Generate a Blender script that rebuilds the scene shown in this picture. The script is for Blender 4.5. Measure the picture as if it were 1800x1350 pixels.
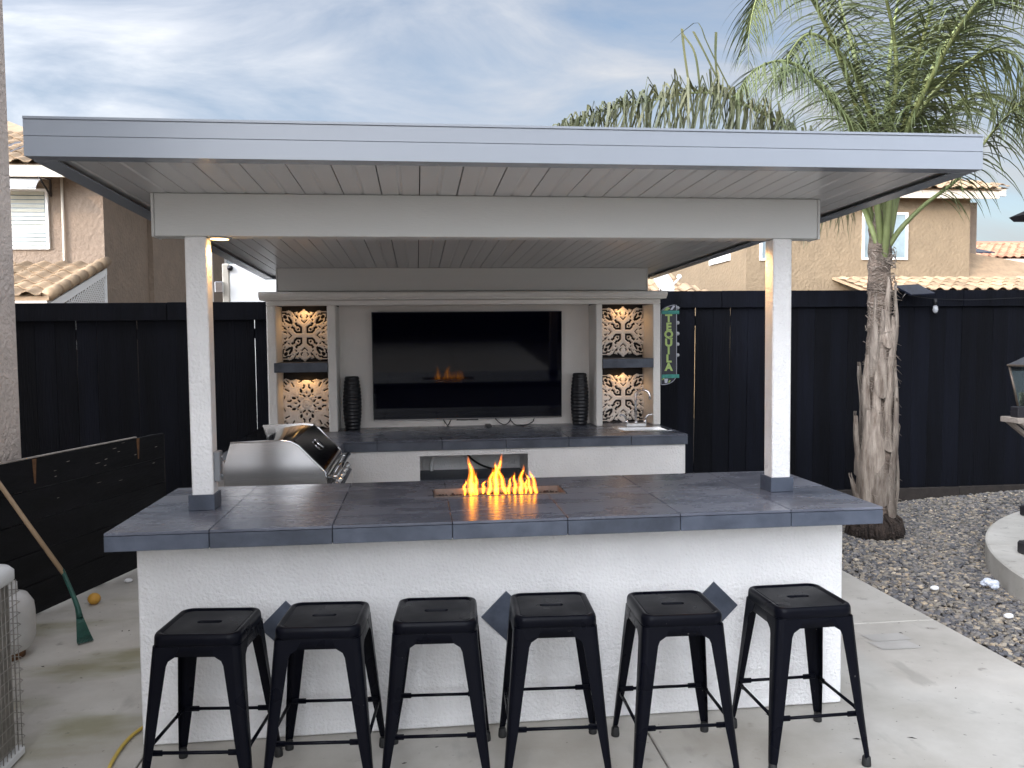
import bpy, math, random
import numpy as np
from mathutils import Vector, Matrix
random.seed(7)
rng = np.random.default_rng(11)
S = bpy.context.scene
COL = S.collection
for o in list(bpy.data.objects): bpy.data.objects.remove(o)

# ------------------------------------------------------------------ camera
F_PX, PITCH, YAW, ROLL, CAM_H = 1461.0, 3.017, 6.514, -0.58, 1.627
def cam_axes():
    p, y, r = math.radians(PITCH), math.radians(YAW), math.radians(ROLL)
    f = Vector((math.sin(y)*math.cos(p), math.cos(y)*math.cos(p), -math.sin(p)))
    rt = Vector((math.cos(y), -math.sin(y), 0)); u = rt.cross(f)
    return rt*math.cos(r)+u*math.sin(r), u*math.cos(r)-rt*math.sin(r), f
RT, UP, FW = cam_axes()
cd = bpy.data.cameras.new('camera'); cam = bpy.data.objects.new('camera', cd); COL.objects.link(cam)
cd.sensor_width = 36; cd.lens = F_PX/1800*36; cd.clip_end = 2000; cd.clip_start = .02
m = Matrix((RT, UP, -FW)).transposed().to_4x4(); m.translation = (0, 0, CAM_H); cam.matrix_world = m
S.camera = cam
def on_y(px, py, y):
    """a point of the place seen at photo pixel px,py on the plane Y=y"""
    v = FW+RT*((px-900)/F_PX)-UP*((py-675)/F_PX)
    return Vector((0, 0, CAM_H))+v*(y/v.y)

# ------------------------------------------------------------------ light
SUN = Vector((-.80, -.60, .29)).normalized()
EXPOSURE = 1.83
SKY_STRENGTH = .05
SUN_STRENGTH = .5
CLOUD = 16.8
sl = bpy.data.lights.new('sun', 'SUN'); sl.energy = SUN_STRENGTH; sl.angle = math.radians(1.0); sl.color = (1, .64, .30)
so = bpy.data.objects.new('sun', sl); COL.objects.link(so)
so.rotation_euler = SUN.to_track_quat('Z', 'Y').to_euler()
W = bpy.data.worlds.new('World'); S.world = W; W.use_nodes = True
nt = W.node_tree; N = nt.nodes; L = nt.links; N.clear()
def nn(t, **k):
    n = N.new(t)
    for a, b in k.items(): setattr(n, a, b)
    return n
sky = nn('ShaderNodeTexSky', sky_type='NISHITA', sun_disc=False)
sky.sun_elevation = math.asin(SUN.z); sky.sun_rotation = math.atan2(SUN.x, SUN.y) % (2*math.pi)
sky.air_density = 1.0; sky.dust_density = 1.0; sky.ozone_density = 1.6
tc = nn('ShaderNodeTexCoord')
sep = nn('ShaderNodeSeparateXYZ'); L.new(tc.outputs['Generated'], sep.inputs[0])
za = nn('ShaderNodeMath', operation='MAXIMUM'); L.new(sep.outputs['Z'], za.inputs[0]); za.inputs[1].default_value = 0
zb = nn('ShaderNodeMath', operation='ADD'); L.new(za.outputs[0], zb.inputs[0]); zb.inputs[1].default_value = .42
dv = nn('ShaderNodeVectorMath', operation='DIVIDE')
cz = nn('ShaderNodeCombineXYZ')
for i in range(3): L.new(zb.outputs[0], cz.inputs[i])
L.new(tc.outputs['Generated'], dv.inputs[0]); L.new(cz.outputs[0], dv.inputs[1])
mp = nn('ShaderNodeMapping'); L.new(dv.outputs[0], mp.inputs[0])
mp.inputs['Rotation'].default_value = (0, 0, math.radians(38)); mp.inputs['Scale'].default_value = (1.5, 3.4, 1.0)
mp.inputs['Location'].default_value = (.9, .55, 0)
n1 = nn('ShaderNodeTexNoise'); n1.inputs['Scale'].default_value = 1.3; n1.inputs['Detail'].default_value = 9; n1.inputs['Roughness'].default_value = .58; n1.inputs['Distortion'].default_value = .5
L.new(mp.outputs[0], n1.inputs['Vector'])
n2 = nn('ShaderNodeTexNoise'); n2.inputs['Scale'].default_value = .42; n2.inputs['Detail'].default_value = 3
L.new(mp.outputs[0], n2.inputs['Vector'])
ad = nn('ShaderNodeMath', operation='ADD'); L.new(n1.outputs['Fac'], ad.inputs[0]); L.new(n2.outputs['Fac'], ad.inputs[1])
rp = nn('ShaderNodeValToRGB'); L.new(ad.outputs[0], rp.inputs[0])
rp.color_ramp.elements[0].position = .40; rp.color_ramp.elements[0].color = (0, 0, 0, 1)
rp.color_ramp.elements[1].position = .62; rp.color_ramp.elements[1].color = (1, 1, 1, 1)
hf = nn('ShaderNodeMath', operation='MULTIPLY'); L.new(ad.outputs[0], hf.inputs[0]); hf.inputs[1].default_value = .5
L.new(hf.outputs[0], rp.inputs[0])
rp.color_ramp.elements[0].position = .36; rp.color_ramp.elements[1].position = .545
rp.color_ramp.elements[0].color = (.22, .22, .22, 1)
# cloud brightness: thin grey to bright white, times the forward scattering of a thin cirrus veil
cc = nn('ShaderNodeValToRGB'); L.new(n1.outputs['Fac'], cc.inputs[0])
cc.color_ramp.elements[0].position = .30; cc.color_ramp.elements[0].color = (.72, .78, .95, 1)
cc.color_ramp.elements[1].position = .66; cc.color_ramp.elements[1].color = (1.26, 1.28, 1.33, 1)
HG = .60
vd = nn('ShaderNodeVectorMath', operation='DOT_PRODUCT'); L.new(tc.outputs['Generated'], vd.inputs[0]); vd.inputs[1].default_value = SUN
h1 = nn('ShaderNodeMath', operation='MULTIPLY_ADD'); L.new(vd.outputs['Value'], h1.inputs[0]); h1.inputs[1].default_value = -2*HG; h1.inputs[2].default_value = 1+HG*HG
h2 = nn('ShaderNodeMath', operation='POWER'); L.new(h1.outputs[0], h2.inputs[0]); h2.inputs[1].default_value = 1.5
h3 = nn('ShaderNodeMath', operation='DIVIDE'); h3.inputs[0].default_value = (1-HG*HG)*CLOUD; L.new(h2.outputs[0], h3.inputs[1])
ch = nn('ShaderNodeCombineXYZ')
for i in range(3): L.new(h3.outputs[0], ch.inputs[i])
cm = nn('ShaderNodeVectorMath', operation='MULTIPLY'); L.new(cc.outputs[0], cm.inputs[0]); L.new(ch.outputs[0], cm.inputs[1])
mx = nn('ShaderNodeMix', data_type='RGBA')
fm = nn('ShaderNodeMath', operation='MULTIPLY'); L.new(rp.outputs[0], fm.inputs[0]); fm.inputs[1].default_value = .9
L.new(fm.outputs[0], mx.inputs['Factor']); L.new(sky.outputs[0], mx.inputs['A']); L.new(cm.outputs[0], mx.inputs['B'])
bg = nn('ShaderNodeBackground'); bg.inputs['Strength'].default_value = SKY_STRENGTH
L.new(mx.outputs['Result'], bg.inputs['Color'])
wo = nn('ShaderNodeOutputWorld'); L.new(bg.outputs[0], wo.inputs[0])
S.view_settings.view_transform = 'Standard'; S.view_settings.look = 'None'
S.view_settings.exposure = EXPOSURE; S.view_settings.gamma = 1
S.cycles.max_bounces = 8; S.cycles.diffuse_bounces = 4; S.cycles.glossy_bounces = 3; S.cycles.transmission_bounces = 3

# ------------------------------------------------------------------ materials
def M(name, col, rough=.6, metal=0., var=0., vscale=4., bump=0., bscale=60., rand=0., col2=None, stretch=(1, 1, 1), spec=.5, rvar=0., coat=0., bdetail=4, bdist=.01):
    m = bpy.data.materials.new(name); m.use_nodes = True
    t = m.node_tree; n = t.nodes; l = t.links
    b = n['Principled BSDF']; b.inputs['Base Color'].default_value = (*col, 1)
    b.inputs['Roughness'].default_value = rough; b.inputs['Metallic'].default_value = metal
    b.inputs['Specular IOR Level'].default_value = spec; b.inputs['Coat Weight'].default_value = coat
    g = n.new('ShaderNodeNewGeometry'); mp = n.new('ShaderNodeMapping'); mp.inputs['Scale'].default_value = stretch
    l.new(g.outputs['Position'], mp.inputs[0])
    cur = None
    if var or col2:
        tx = n.new('ShaderNodeTexNoise'); tx.inputs['Scale'].default_value = vscale; tx.inputs['Detail'].default_value = 6; tx.inputs['Roughness'].default_value = .62
        l.new(mp.outputs[0], tx.inputs['Vector'])
        r = n.new('ShaderNodeValToRGB'); l.new(tx.outputs['Fac'], r.inputs[0])
        r.color_ramp.elements[0].position = .32; r.color_ramp.elements[1].position = .68
        c2 = col2 if col2 else tuple(min(1, c*(1+var)) for c in col)
        c1 = col if col2 else tuple(c*(1-var) for c in col)
        r.color_ramp.elements[0].color = (*c1, 1); r.color_ramp.elements[1].color = (*c2, 1)
        cur = r.outputs[0]
        if rvar:
            mr = n.new('ShaderNodeMapRange'); l.new(tx.outputs['Fac'], mr.inputs[0])
            mr.inputs['From Min'].default_value = .3; mr.inputs['From Max'].default_value = .7
            mr.inputs['To Min'].default_value = rough-rvar; mr.inputs['To Max'].default_value = rough+rvar
            l.new(mr.outputs[0], b.inputs['Roughness'])
    if rand:
        oi = n.new('ShaderNodeObjectInfo'); mr = n.new('ShaderNodeMapRange'); l.new(oi.outputs['Random'], mr.inputs[0])
        mr.inputs['To Min'].default_value = 1-rand; mr.inputs['To Max'].default_value = 1+rand
        h = n.new('ShaderNodeMix'); h.data_type = 'RGBA'; h.blend_type = 'MULTIPLY'; h.inputs['Factor'].default_value = 1
        if cur: l.new(cur, h.inputs['A'])
        else: h.inputs['A'].default_value = (*col, 1)
        cb = n.new('ShaderNodeCombineColor')
        for i in range(3): l.new(mr.outputs[0], cb.inputs[i])
        l.new(cb.outputs[0], h.inputs['B']); cur = h.outputs['Result']
    if cur: l.new(cur, b.inputs['Base Color'])
    if bump:
        tx = n.new('ShaderNodeTexNoise'); tx.inputs['Scale'].default_value = bscale; tx.inputs['Detail'].default_value = bdetail
        l.new(mp.outputs[0], tx.inputs['Vector'])
        bp = n.new('ShaderNodeBump'); bp.inputs['Strength'].default_value = bump; bp.inputs['Distance'].default_value = bdist
        l.new(tx.outputs['Fac'], bp.inputs['Height']); l.new(bp.outputs[0], b.inputs['Normal'])
    return m
def EM(name, col, s):
    m = bpy.data.materials.new(name); m.use_nodes = True; n = m.node_tree.nodes; n.clear()
    e = n.new('ShaderNodeEmission'); e.inputs[0].default_value = (*col, 1); e.inputs[1].default_value = s
    o = n.new('ShaderNodeOutputMaterial'); m.node_tree.links.new(e.outputs[0], o.inputs[0]); return m
mt = dict(
 stucco=M('white_stucco', (.75, .745, .735), .85, var=.07, vscale=2.2, bump=.65, bscale=75, bdist=.012),
 stucco_niche=M('cream_stucco', (.76, .74, .70), .85, var=.05, vscale=2, bump=.45, bscale=70),
 panel=M('warm_grey_wall', (.72, .69, .65), .8, var=.05, vscale=2, bump=.25, bscale=80),
 alu=M('painted_aluminium', (.25, .275, .31), .22, var=.03, vscale=1.5, bump=.04, bscale=300, stretch=(1, .1, 1)),  # fascia, ceiling and beam share one paint; light differences put into these tones
 alu_panel=M('painted_ceiling_panel', (.49, .49, .49), .28, var=.03, vscale=1.5),
 alu_beam=M('painted_beam', (.56, .565, .55), .45, var=.03, vscale=2, bump=.12, bscale=220, stretch=(.15, 1, 1)),
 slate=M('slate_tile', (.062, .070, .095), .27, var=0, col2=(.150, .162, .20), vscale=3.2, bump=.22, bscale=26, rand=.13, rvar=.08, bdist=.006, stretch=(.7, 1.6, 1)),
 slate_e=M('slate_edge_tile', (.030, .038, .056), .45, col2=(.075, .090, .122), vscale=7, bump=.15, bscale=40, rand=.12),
 grout=M('dark_grout', (.03, .031, .034), .9),
 blackwood=M('black_stained_wood', (.0024, .0030, .0058), .75, spec=.14, var=.5, vscale=3, bump=.5, bscale=30, rand=.4, stretch=(3, 3, .25)),
 gatewood=M('black_gate_wood', (.0045, .0047, .0062), .7, spec=.25, var=.5, vscale=4, bump=.5, bscale=30, rand=.3, stretch=(1, .3, 3)),
 wornwood=M('worn_bare_wood', (.28, .25, .22), .8, var=.4, vscale=14, bump=.4, bscale=50),
 brownwood=M('brown_weathered_wood', (.022, .017, .014), .85, var=.4, vscale=9, bump=.4, bscale=40),
 blackmetal=M('black_powder_coat', (.0026, .0031, .0062), .33, spec=.10, var=.15, vscale=5, bump=.03, bscale=400),
 rubber=M('black_rubber', (.012, .012, .012), .7),
 steel=M('stainless_steel', (.62, .61, .60), .24, 1, var=.06, vscale=3, bump=.02, bscale=250, stretch=(.1, 1, 1)),
 steel_mirror=M('polished_steel', (.42, .41, .40), .09, 1, var=.05, vscale=3),
 steel_dark=M('dark_mirror_steel', (.16, .15, .145), .12, 1, var=.1, vscale=3),
 chrome=M('chrome', (.75, .75, .76), .08, 1),
 screen=M('tv_screen', (.0012, .0016, .0065), .04, spec=.14),
 tvframe=M('tv_bezel', (.006, .006, .008), .3),
 carved=M('carved_cream_wood', (.88, .82, .76), .75, var=.07, vscale=14, bump=.3, bscale=120),
 nicheback=M('dark_niche_back', (.016, .014, .014), .7, var=.3, vscale=8),
 vase=M('black_ribbed_ceramic', (.010, .011, .014), .3),
 tan=M('tan_house_stucco', (.19, .145, .092), .9, var=.10, vscale=3, bump=.9, bscale=14, bdist=.03),
 ownst=M('pinkish_tan_stucco', (.70, .60, .53), .9, var=.10, vscale=5, bump=1.0, bscale=38, bdist=.02),
 purple=M('taupe_house_stucco', (.205, .158, .118), .9, var=.10, vscale=3, bump=.9, bscale=14, bdist=.03),
 yellow=M('yellow_house_stucco', (.29, .21, .115), .9, var=.08, vscale=3, bump=.6, bscale=16, bdist=.03),
 rtile=M('tan_roof_tile', (.30, .215, .135), .85, var=.2, vscale=6, rand=.3, bump=.3, bscale=30),
 rtile_red=M('terracotta_roof_tile', (.38, .19, .115), .85, var=.2, vscale=6, rand=.22, bump=.3, bscale=30),
 trim=M('cream_trim_paint', (.55, .50, .42), .6, var=.05),
 white=M('white_paint', (.78, .78, .77), .5, var=.03),
 offwhite=M('white_fibreglass', (.82, .82, .80), .4, var=.02),
 glass=M('window_glass', (.20, .26, .28), .08, spec=.8, var=.3, vscale=1.3),
 blind=M('window_blind', (.52, .53, .46), .7, var=.12, vscale=2),
 solar=M('solar_panel', (.016, .02, .034), .2, var=.2),
 bark=M('palm_bark', (.15, .115, .09), .95, var=.5, vscale=7, bump=.9, bscale=34, bdist=.03, stretch=(1, 1, 2.2)),
 boot=M('palm_leaf_base', (.10, .072, .053), .9, col2=(.34, .29, .24), vscale=8, bump=.8, bscale=42, bdist=.02, stretch=(3.2, 3.2, .5), rand=.25),
 root=M('palm_root_mass', (.035, .024, .018), .95, var=.5, vscale=16, bump=1, bscale=50, bdist=.03),
 petiole=M('palm_petiole', (.16, .19, .07), .6, var=.25, vscale=5, rand=.2),
 leaf=M('palm_leaflet', (.058, .082, .034), .5, col2=(.13, .15, .06), vscale=2.4, rand=.15),
 leaf_old=M('palm_leaflet_folded', (.07, .088, .042), .55, col2=(.155, .152, .07), vscale=3.4, rand=.15),
 rakewood=M('rake_wood', (.36, .25, .15), .6, var=.15, vscale=9),
 green=M('green_plastic', (.022, .095, .075), .5, var=.25, vscale=12),
 orange=M('orange_peel', (.62, .33, .05), .5, var=.1, vscale=20, bump=.2, bscale=200),
 hose=M('yellow_hose', (.52, .37, .07), .45),
 acwhite=M('ac_cap_paint', (.68, .68, .67), .45, var=.05),
 acfin=M('ac_coil_fins', (.20, .185, .16), .6, var=.3, vscale=18),
 acwire=M('ac_wire_guard', (.27, .25, .22), .5, var=.2, vscale=12),
 tank=M('propane_tank_paint', (.55, .54, .52), .45, var=.12, vscale=6),
 rust=M('rusty_hinge', (.14, .065, .025), .85, var=.4, vscale=25),
 greybox=M('grey_outlet_plastic', (.17, .18, .19), .5),
 teal=M('teal_band', (.04, .24, .20), .6, var=.3, vscale=40),
 lime=M('lime_letters', (.40, .53, .17), .5),
 signblack=M('sign_board', (.014, .015, .026), .4),
 signrim=M('sign_rim', (.45, .46, .52), .35, .4),
 bulb=M('clear_bulb', (.42, .43, .45), .08, spec=.8),
 lava=M('lava_rock', (.035, .022, .018), .8, var=.5, vscale=60, rand=.3),
 trough=M('bronze_steel', (.36, .29, .25), .35, .9, var=.2, vscale=20),
 lampwarm=EM('warm_lamp', (1, .60, .20), 3),
 flame_in=EM('flame_core', (1, .40, .02), 1.9),
 lantern=M('aged_bronze_lantern', (.12, .095, .075), .45, .6, var=.3, vscale=15),
 lanternroof=M('lantern_roof', (.06, .06, .066), .5, .3, var=.3, vscale=15),
 shelfwood=M('grey_shelf_wood', (.20, .17, .145), .8, var=.25, vscale=10, stretch=(.4, 3, 3), bump=.3),
 candle=M('candle_wax', (.66, .62, .38), .6),
 gaz=M('black_gazebo_metal', (.012, .011, .014), .4, var=.2),
 plastic=M('clear_crumpled_plastic', (.62, .66, .74), .15, var=.2, vscale=60),
 paper=M('white_paper', (.80, .80, .80), .8),
 dirt=M('dark_soil', (.06, .048, .038), .95, var=.4, vscale=12, bump=.6),
 cable=M('black_cable', (.008, .008, .009), .5),
 patch=M('concrete_patch', (.44, .43, .405), .85, var=.08, vscale=6),
)
# flames: glowing gas, clearer close to the burner
def flame_mat(name, col, st, a0, a1):
    m = bpy.data.materials.new(name); m.use_nodes = True; n = m.node_tree.nodes; l = m.node_tree.links; n.clear()
    e = n.new('ShaderNodeEmission'); e.inputs[0].default_value = (*col, 1); e.inputs[1].default_value = st
    t = n.new('ShaderNodeBsdfTransparent'); x = n.new('ShaderNodeMixShader'); o = n.new('ShaderNodeOutputMaterial')
    g = n.new('ShaderNodeNewGeometry'); sp = n.new('ShaderNodeSeparateXYZ'); r = n.new('ShaderNodeMapRange'); nz = n.new('ShaderNodeTexNoise')
    mp = n.new('ShaderNodeMapping'); mp.inputs['Scale'].default_value = (1, 1, .25); nz.inputs['Scale'].default_value = 90; nz.inputs['Detail'].default_value = 2
    l.new(g.outputs['Position'], sp.inputs[0]); l.new(sp.outputs['Z'], r.inputs[0]); l.new(g.outputs['Position'], mp.inputs[0]); l.new(mp.outputs[0], nz.inputs['Vector'])
    r.inputs['From Min'].default_value = .895; r.inputs['From Max'].default_value = .955; r.inputs['To Min'].default_value = a0; r.inputs['To Max'].default_value = a1
    k = n.new('ShaderNodeMapRange'); l.new(nz.outputs['Fac'], k.inputs[0]); k.inputs['From Min'].default_value = .3; k.inputs['From Max'].default_value = .65; k.inputs['To Min'].default_value = .45; k.inputs['To Max'].default_value = 1.15
    mu = n.new('ShaderNodeMath'); mu.operation = 'MULTIPLY'; mu.use_clamp = True; l.new(r.outputs[0], mu.inputs[0]); l.new(k.outputs[0], mu.inputs[1])
    l.new(mu.outputs[0], x.inputs[0]); l.new(t.outputs[0], x.inputs[1]); l.new(e.outputs[0], x.inputs[2]); l.new(x.outputs[0], o.inputs[0]); return m
def gas(name, col, st):
    m = bpy.data.materials.new(name); m.use_nodes = True; n = m.node_tree.nodes; n.clear()
    e = n.new('ShaderNodeEmission'); e.inputs[0].default_value = (*col, 1); e.inputs[1].default_value = st
    o = n.new('ShaderNodeOutputMaterial'); m.node_tree.links.new(e.outputs[0], o.inputs['Volume']); return m
mt['flame_out'] = gas('flame_outer_gas', (1, .20, .012), 34)
mt['flame_in'] = gas('flame_inner_gas', (1, .36, .012), 300)
mt['flame_fil'] = flame_mat('flame_filament', (1, .42, .02), 3.0, .05, .7)
# lantern glass
lg = bpy.data.materials.new('lantern_glass'); lg.use_nodes = True; n_ = lg.node_tree.nodes; n_.clear()
g_ = n_.new('ShaderNodeBsdfGlossy'); g_.inputs['Roughness'].default_value = .08; g_.inputs['Color'].default_value = (.8, .85, .88, 1)
t_ = n_.new('ShaderNodeBsdfTransparent'); t_.inputs[0].default_value = (.8, .86, .86, 1); x_ = n_.new('ShaderNodeMixShader'); x_.inputs[0].default_value = .16
o_ = n_.new('ShaderNodeOutputMaterial'); l_ = lg.node_tree.links
l_.new(t_.outputs[0], x_.inputs[1]); l_.new(g_.outputs[0], x_.inputs[2]); l_.new(x_.outputs[0], o_.inputs[0])
mt['lglass'] = lg
# concrete: mottled grey, moss stain patches and pale streaks of their own shape
def concrete():
    m = M('concrete', (.40, .38, .34), .82, col2=(.57, .55, .505), vscale=1.6, bump=.12, bscale=90)
    t = m.node_tree; n = t.nodes; l = t.links; b = n['Principled BSDF']
    src = b.inputs['Base Color'].links[0].from_socket
    g = n.new('ShaderNodeNewGeometry')
    def noise(sc, det, st=(1, 1, 1)):
        mp = n.new('ShaderNodeMapping'); mp.inputs['Scale'].default_value = st; l.new(g.outputs['Position'], mp.inputs[0])
        x = n.new('ShaderNodeTexNoise'); x.inputs['Scale'].default_value = sc; x.inputs['Detail'].default_value = det; l.new(mp.outputs[0], x.inputs[0]); return x.outputs['Fac']
    def ramp(s, a, b_):
        r = n.new('ShaderNodeMapRange'); l.new(s, r.inputs[0]); r.inputs['From Min'].default_value = a; r.inputs['From Max'].default_value = b_; return r.outputs[0]
    def mul(a, b_):
        x = n.new('ShaderNodeMath'); x.operation = 'MULTIPLY'; l.new(a, x.inputs[0])
        if isinstance(b_, float): x.inputs[1].default_value = b_
        else: l.new(b_, x.inputs[1])
        return x.outputs[0]
    def mix(a, col, f):
        x = n.new('ShaderNodeMix'); x.data_type = 'RGBA'; l.new(f, x.inputs['Factor']); l.new(a, x.inputs['A']); x.inputs['B'].default_value = (*col, 1); return x.outputs['Result']
    sp = n.new('ShaderNodeSeparateXYZ'); l.new(g.outputs['Position'], sp.inputs[0])
    left = ramp(sp.outputs['X'], -.9, -1.35)
    moss = mul(mul(ramp(noise(1.5, 5, (.7, 1.5, 1)), .50, .66), left), .72)
    src = mix(src, (.20, .19, .085), moss)
    src = mix(src, (.20, .19, .17), mul(ramp(noise(.9, 7), .58, .78), .4))
    src = mix(src, (.16, .15, .135), mul(ramp(noise(9, 3), .66, .74), .5))
    src = mix(src, (.56, .55, .53), mul(ramp(noise(2.6, 6, (.5, 1.4, 1)), .60, .78), .45))
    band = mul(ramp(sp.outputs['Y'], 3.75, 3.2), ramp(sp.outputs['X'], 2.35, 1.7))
    src = mix(src, (.30, .265, .21), mul(mul(ramp(noise(1.7, 6), .36, .60), band), .6))  # tan dirt under the stools, with some of the bar's shade painted in
    src = mix(src, (.10, .095, .085), mul(ramp(noise(28, 2), .70, .74), .6))
    src = mix(src, (.22, .21, .19), mul(ramp(noise(5, 8, (1, .35, 1)), .63, .70), .35))
    l.new(src, b.inputs['Base Color']); return m
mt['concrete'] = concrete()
def scuff(m, thr, col):
    t = m.node_tree; n = t.nodes; l = t.links; b = n['Principled BSDF']; src = b.inputs['Base Color'].links[0].from_socket
    oi = n.new('ShaderNodeObjectInfo'); g = n.new('ShaderNodeNewGeometry'); tx = n.new('ShaderNodeTexNoise'); tx.inputs['Scale'].default_value = 55; tx.inputs['Detail'].default_value = 4
    l.new(g.outputs['Position'], tx.inputs['Vector']); r = n.new('ShaderNodeMapRange'); l.new(tx.outputs['Fac'], r.inputs[0]); r.inputs['From Min'].default_value = thr; r.inputs['From Max'].default_value = thr+.05
    x = n.new('ShaderNodeMix'); x.data_type = 'RGBA'; l.new(r.outputs[0], x.inputs['Factor']); l.new(src, x.inputs['A']); x.inputs['B'].default_value = (*col, 1); l.new(x.outputs['Result'], b.inputs['Base Color'])
    du = n.new('ShaderNodeTexNoise'); du.inputs['Scale'].default_value = 7; l.new(g.outputs['Position'], du.inputs['Vector']); q = n.new('ShaderNodeMapRange'); l.new(du.outputs['Fac'], q.inputs[0])
    q.inputs['From Min'].default_value = .35; q.inputs['From Max'].default_value = .65; q.inputs['To Min'].default_value = .26; q.inputs['To Max'].default_value = .42; l.new(q.outputs[0], b.inputs['Roughness'])
scuff(mt['blackmetal'], .735, (.22, .21, .20))
# gravel: each stone carries its own mineral colour
gm = bpy.data.materials.new('gravel_stone'); gm.use_nodes = True
a_ = gm.node_tree.nodes.new('ShaderNodeAttribute'); a_.attribute_name = 'stone'
gm.node_tree.links.new(a_.outputs['Color'], gm.node_tree.nodes['Principled BSDF'].inputs['Base Color'])
gm.node_tree.nodes['Principled BSDF'].inputs['Roughness'].default_value = .7
mt['gravel'] = gm

# ------------------------------------------------------------------ mesh helpers
ORG = {}
class MB:
    def __init__(s): s.v = []; s.f = []; s.sm = []
    def add(s, vs, fs, smooth=False):
        k = len(s.v); s.v += [tuple(v) for v in vs]; s.f += [tuple(i+k for i in f) for f in fs]; s.sm += [smooth]*len(fs); return s
    def box(s, x0, x1, y0, y1, z0, z1, b=0.):
        if b <= 0:
            return s.add([(x, y, z) for z in (z0, z1) for y in (y0, y1) for x in (x0, x1)],
                  [(0, 2, 3, 1), (4, 5, 7, 6), (0, 1, 5, 4), (2, 6, 7, 3), (0, 4, 6, 2), (1, 3, 7, 5)])
        # bevelled box: 24 verts
        vs = []; idx = {}
        X = (x0, x1); Y = (y0, y1); Z = (z0, z1)
        for i in (0, 1):
            for j in (0, 1):
                for k in (0, 1):
                    for a in range(3):
                        p = [X[i], Y[j], Z[k]]
                        for c in range(3):
                            if c != a: p[c] += b*(1 if (i, j, k)[c] == 0 else -1)
                        idx[(i, j, k, a)] = len(vs); vs.append(p)
        fs = []
        for a in range(3):
            o = [c for c in range(3) if c != a]
            for e in (0, 1):
                q = []
                for u, w in ((0, 0), (1, 0), (1, 1), (0, 1)):
                    t = [0, 0, 0]; t[a] = e; t[o[0]] = u; t[o[1]] = w; q.append(idx[(*t, a)])
                fs.append(q if (e == 1) ^ (a == 1) else q[::-1])
        for a in range(3):
            o = [c for c in range(3) if c != a]
            for u in (0, 1):
                for w in (0, 1):
                    t0 = [0, 0, 0]; t0[o[0]] = u; t0[o[1]] = w; t1 = list(t0); t1[a] = 1
                    fs.append([idx[(*t0, o[0])], idx[(*t1, o[0])], idx[(*t1, o[1])], idx[(*t0, o[1])]])
        for i in (0, 1):
            for j in (0, 1):
                for k in (0, 1): fs.append([idx[(i, j, k, 0)], idx[(i, j, k, 1)], idx[(i, j, k, 2)]])
        return s.add(vs, fs)
    def tube(s, pts, r, n=8, cap=True, smooth=True, flat=1.):
        pts = [Vector(p) for p in pts]; rs = r if isinstance(r, (list, tuple)) else [r]*len(pts)
        vs = []; fs = []; prev = None
        for i, p in enumerate(pts):
            t = (pts[min(i+1, len(pts)-1)]-pts[max(i-1, 0)]).normalized()
            if prev is None:
                a = Vector((0, 0, 1)) if abs(t.z) < .9 else Vector((0, 1, 0)); u = t.cross(a).normalized()
            else: u = (prev-t*prev.dot(t)).normalized()
            prev = u; w = t.cross(u)
            for k in range(n):
                c = 2*math.pi*k/n; vs.append(p+u*(rs[i]*math.cos(c))+w*(rs[i]*flat*math.sin(c)))
        for i in range(len(pts)-1):
            for k in range(n):
                a = i*n+k; b = i*n+(k+1) % n; fs.append((a, b, b+n, a+n))
        if cap: fs.append(tuple(range(n))[::-1]); fs.append(tuple((len(pts)-1)*n+k for k in range(n)))
        return s.add(vs, fs, smooth)
    def lathe(s, c, prof, n=24, smooth=True):
        vs = []; fs = []
        for r, z in prof:
            for k in range(n): a = 2*math.pi*k/n; vs.append((c[0]+r*math.cos(a), c[1]+r*math.sin(a), c[2]+z))
        for i in range(len(prof)-1):
            for k in range(n): a = i*n+k; b = i*n+(k+1) % n; fs.append((a, b, b+n, a+n))
        fs.append(tuple(range(n))[::-1]); fs.append(tuple((len(prof)-1)*n+k for k in range(n)))
        return s.add(vs, fs, smooth)
    def prism(s, poly, axis, a0, a1):
        """poly: 2-D outline; extruded along axis ('x','y','z') from a0 to a1"""
        def P(u, w, a): return {'x': (a, u, w), 'y': (u, a, w), 'z': (u, w, a)}[axis]
        n = len(poly); vs = [P(u, w, a0) for u, w in poly]+[P(u, w, a1) for u, w in poly]
        fs = [tuple(range(n)), tuple(range(2*n-1, n-1, -1))]+[(i, i+n, (i+1) % n+n, (i+1) % n) for i in range(n)]
        return s.add(vs, fs)
    def sphere(s, c, r, n=12, m_=8, sc=(1, 1, 1), smooth=True):
        prof = [(max(r*math.sin(math.pi*i/m_), 1e-4), -r*math.cos(math.pi*i/m_)) for i in range(m_+1)]
        k = len(s.v); s.lathe((0, 0, 0), prof, n, smooth)
        for i in range(k, len(s.v)): v = s.v[i]; s.v[i] = (c[0]+v[0]*sc[0], c[1]+v[1]*sc[1], c[2]+v[2]*sc[2])
        return s
    def xf(s, mtx):
        s.v = [tuple(mtx @ Vector(v)) for v in s.v]; return s
    def mesh(s, name, mat, org=(0, 0, 0)):
        me = bpy.data.meshes.new(name)
        me.from_pydata([(v[0]-org[0], v[1]-org[1], v[2]-org[2]) for v in s.v], [], s.f)
        if any(s.sm):
            me.polygons.foreach_set('use_smooth', s.sm)
        if mat: me.materials.append(mat)
        import bmesh
        bm = bmesh.new(); bm.from_mesh(me); bmesh.ops.recalc_face_normals(bm, faces=bm.faces); bm.to_mesh(me); bm.free()
        me.update(); return me
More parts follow.
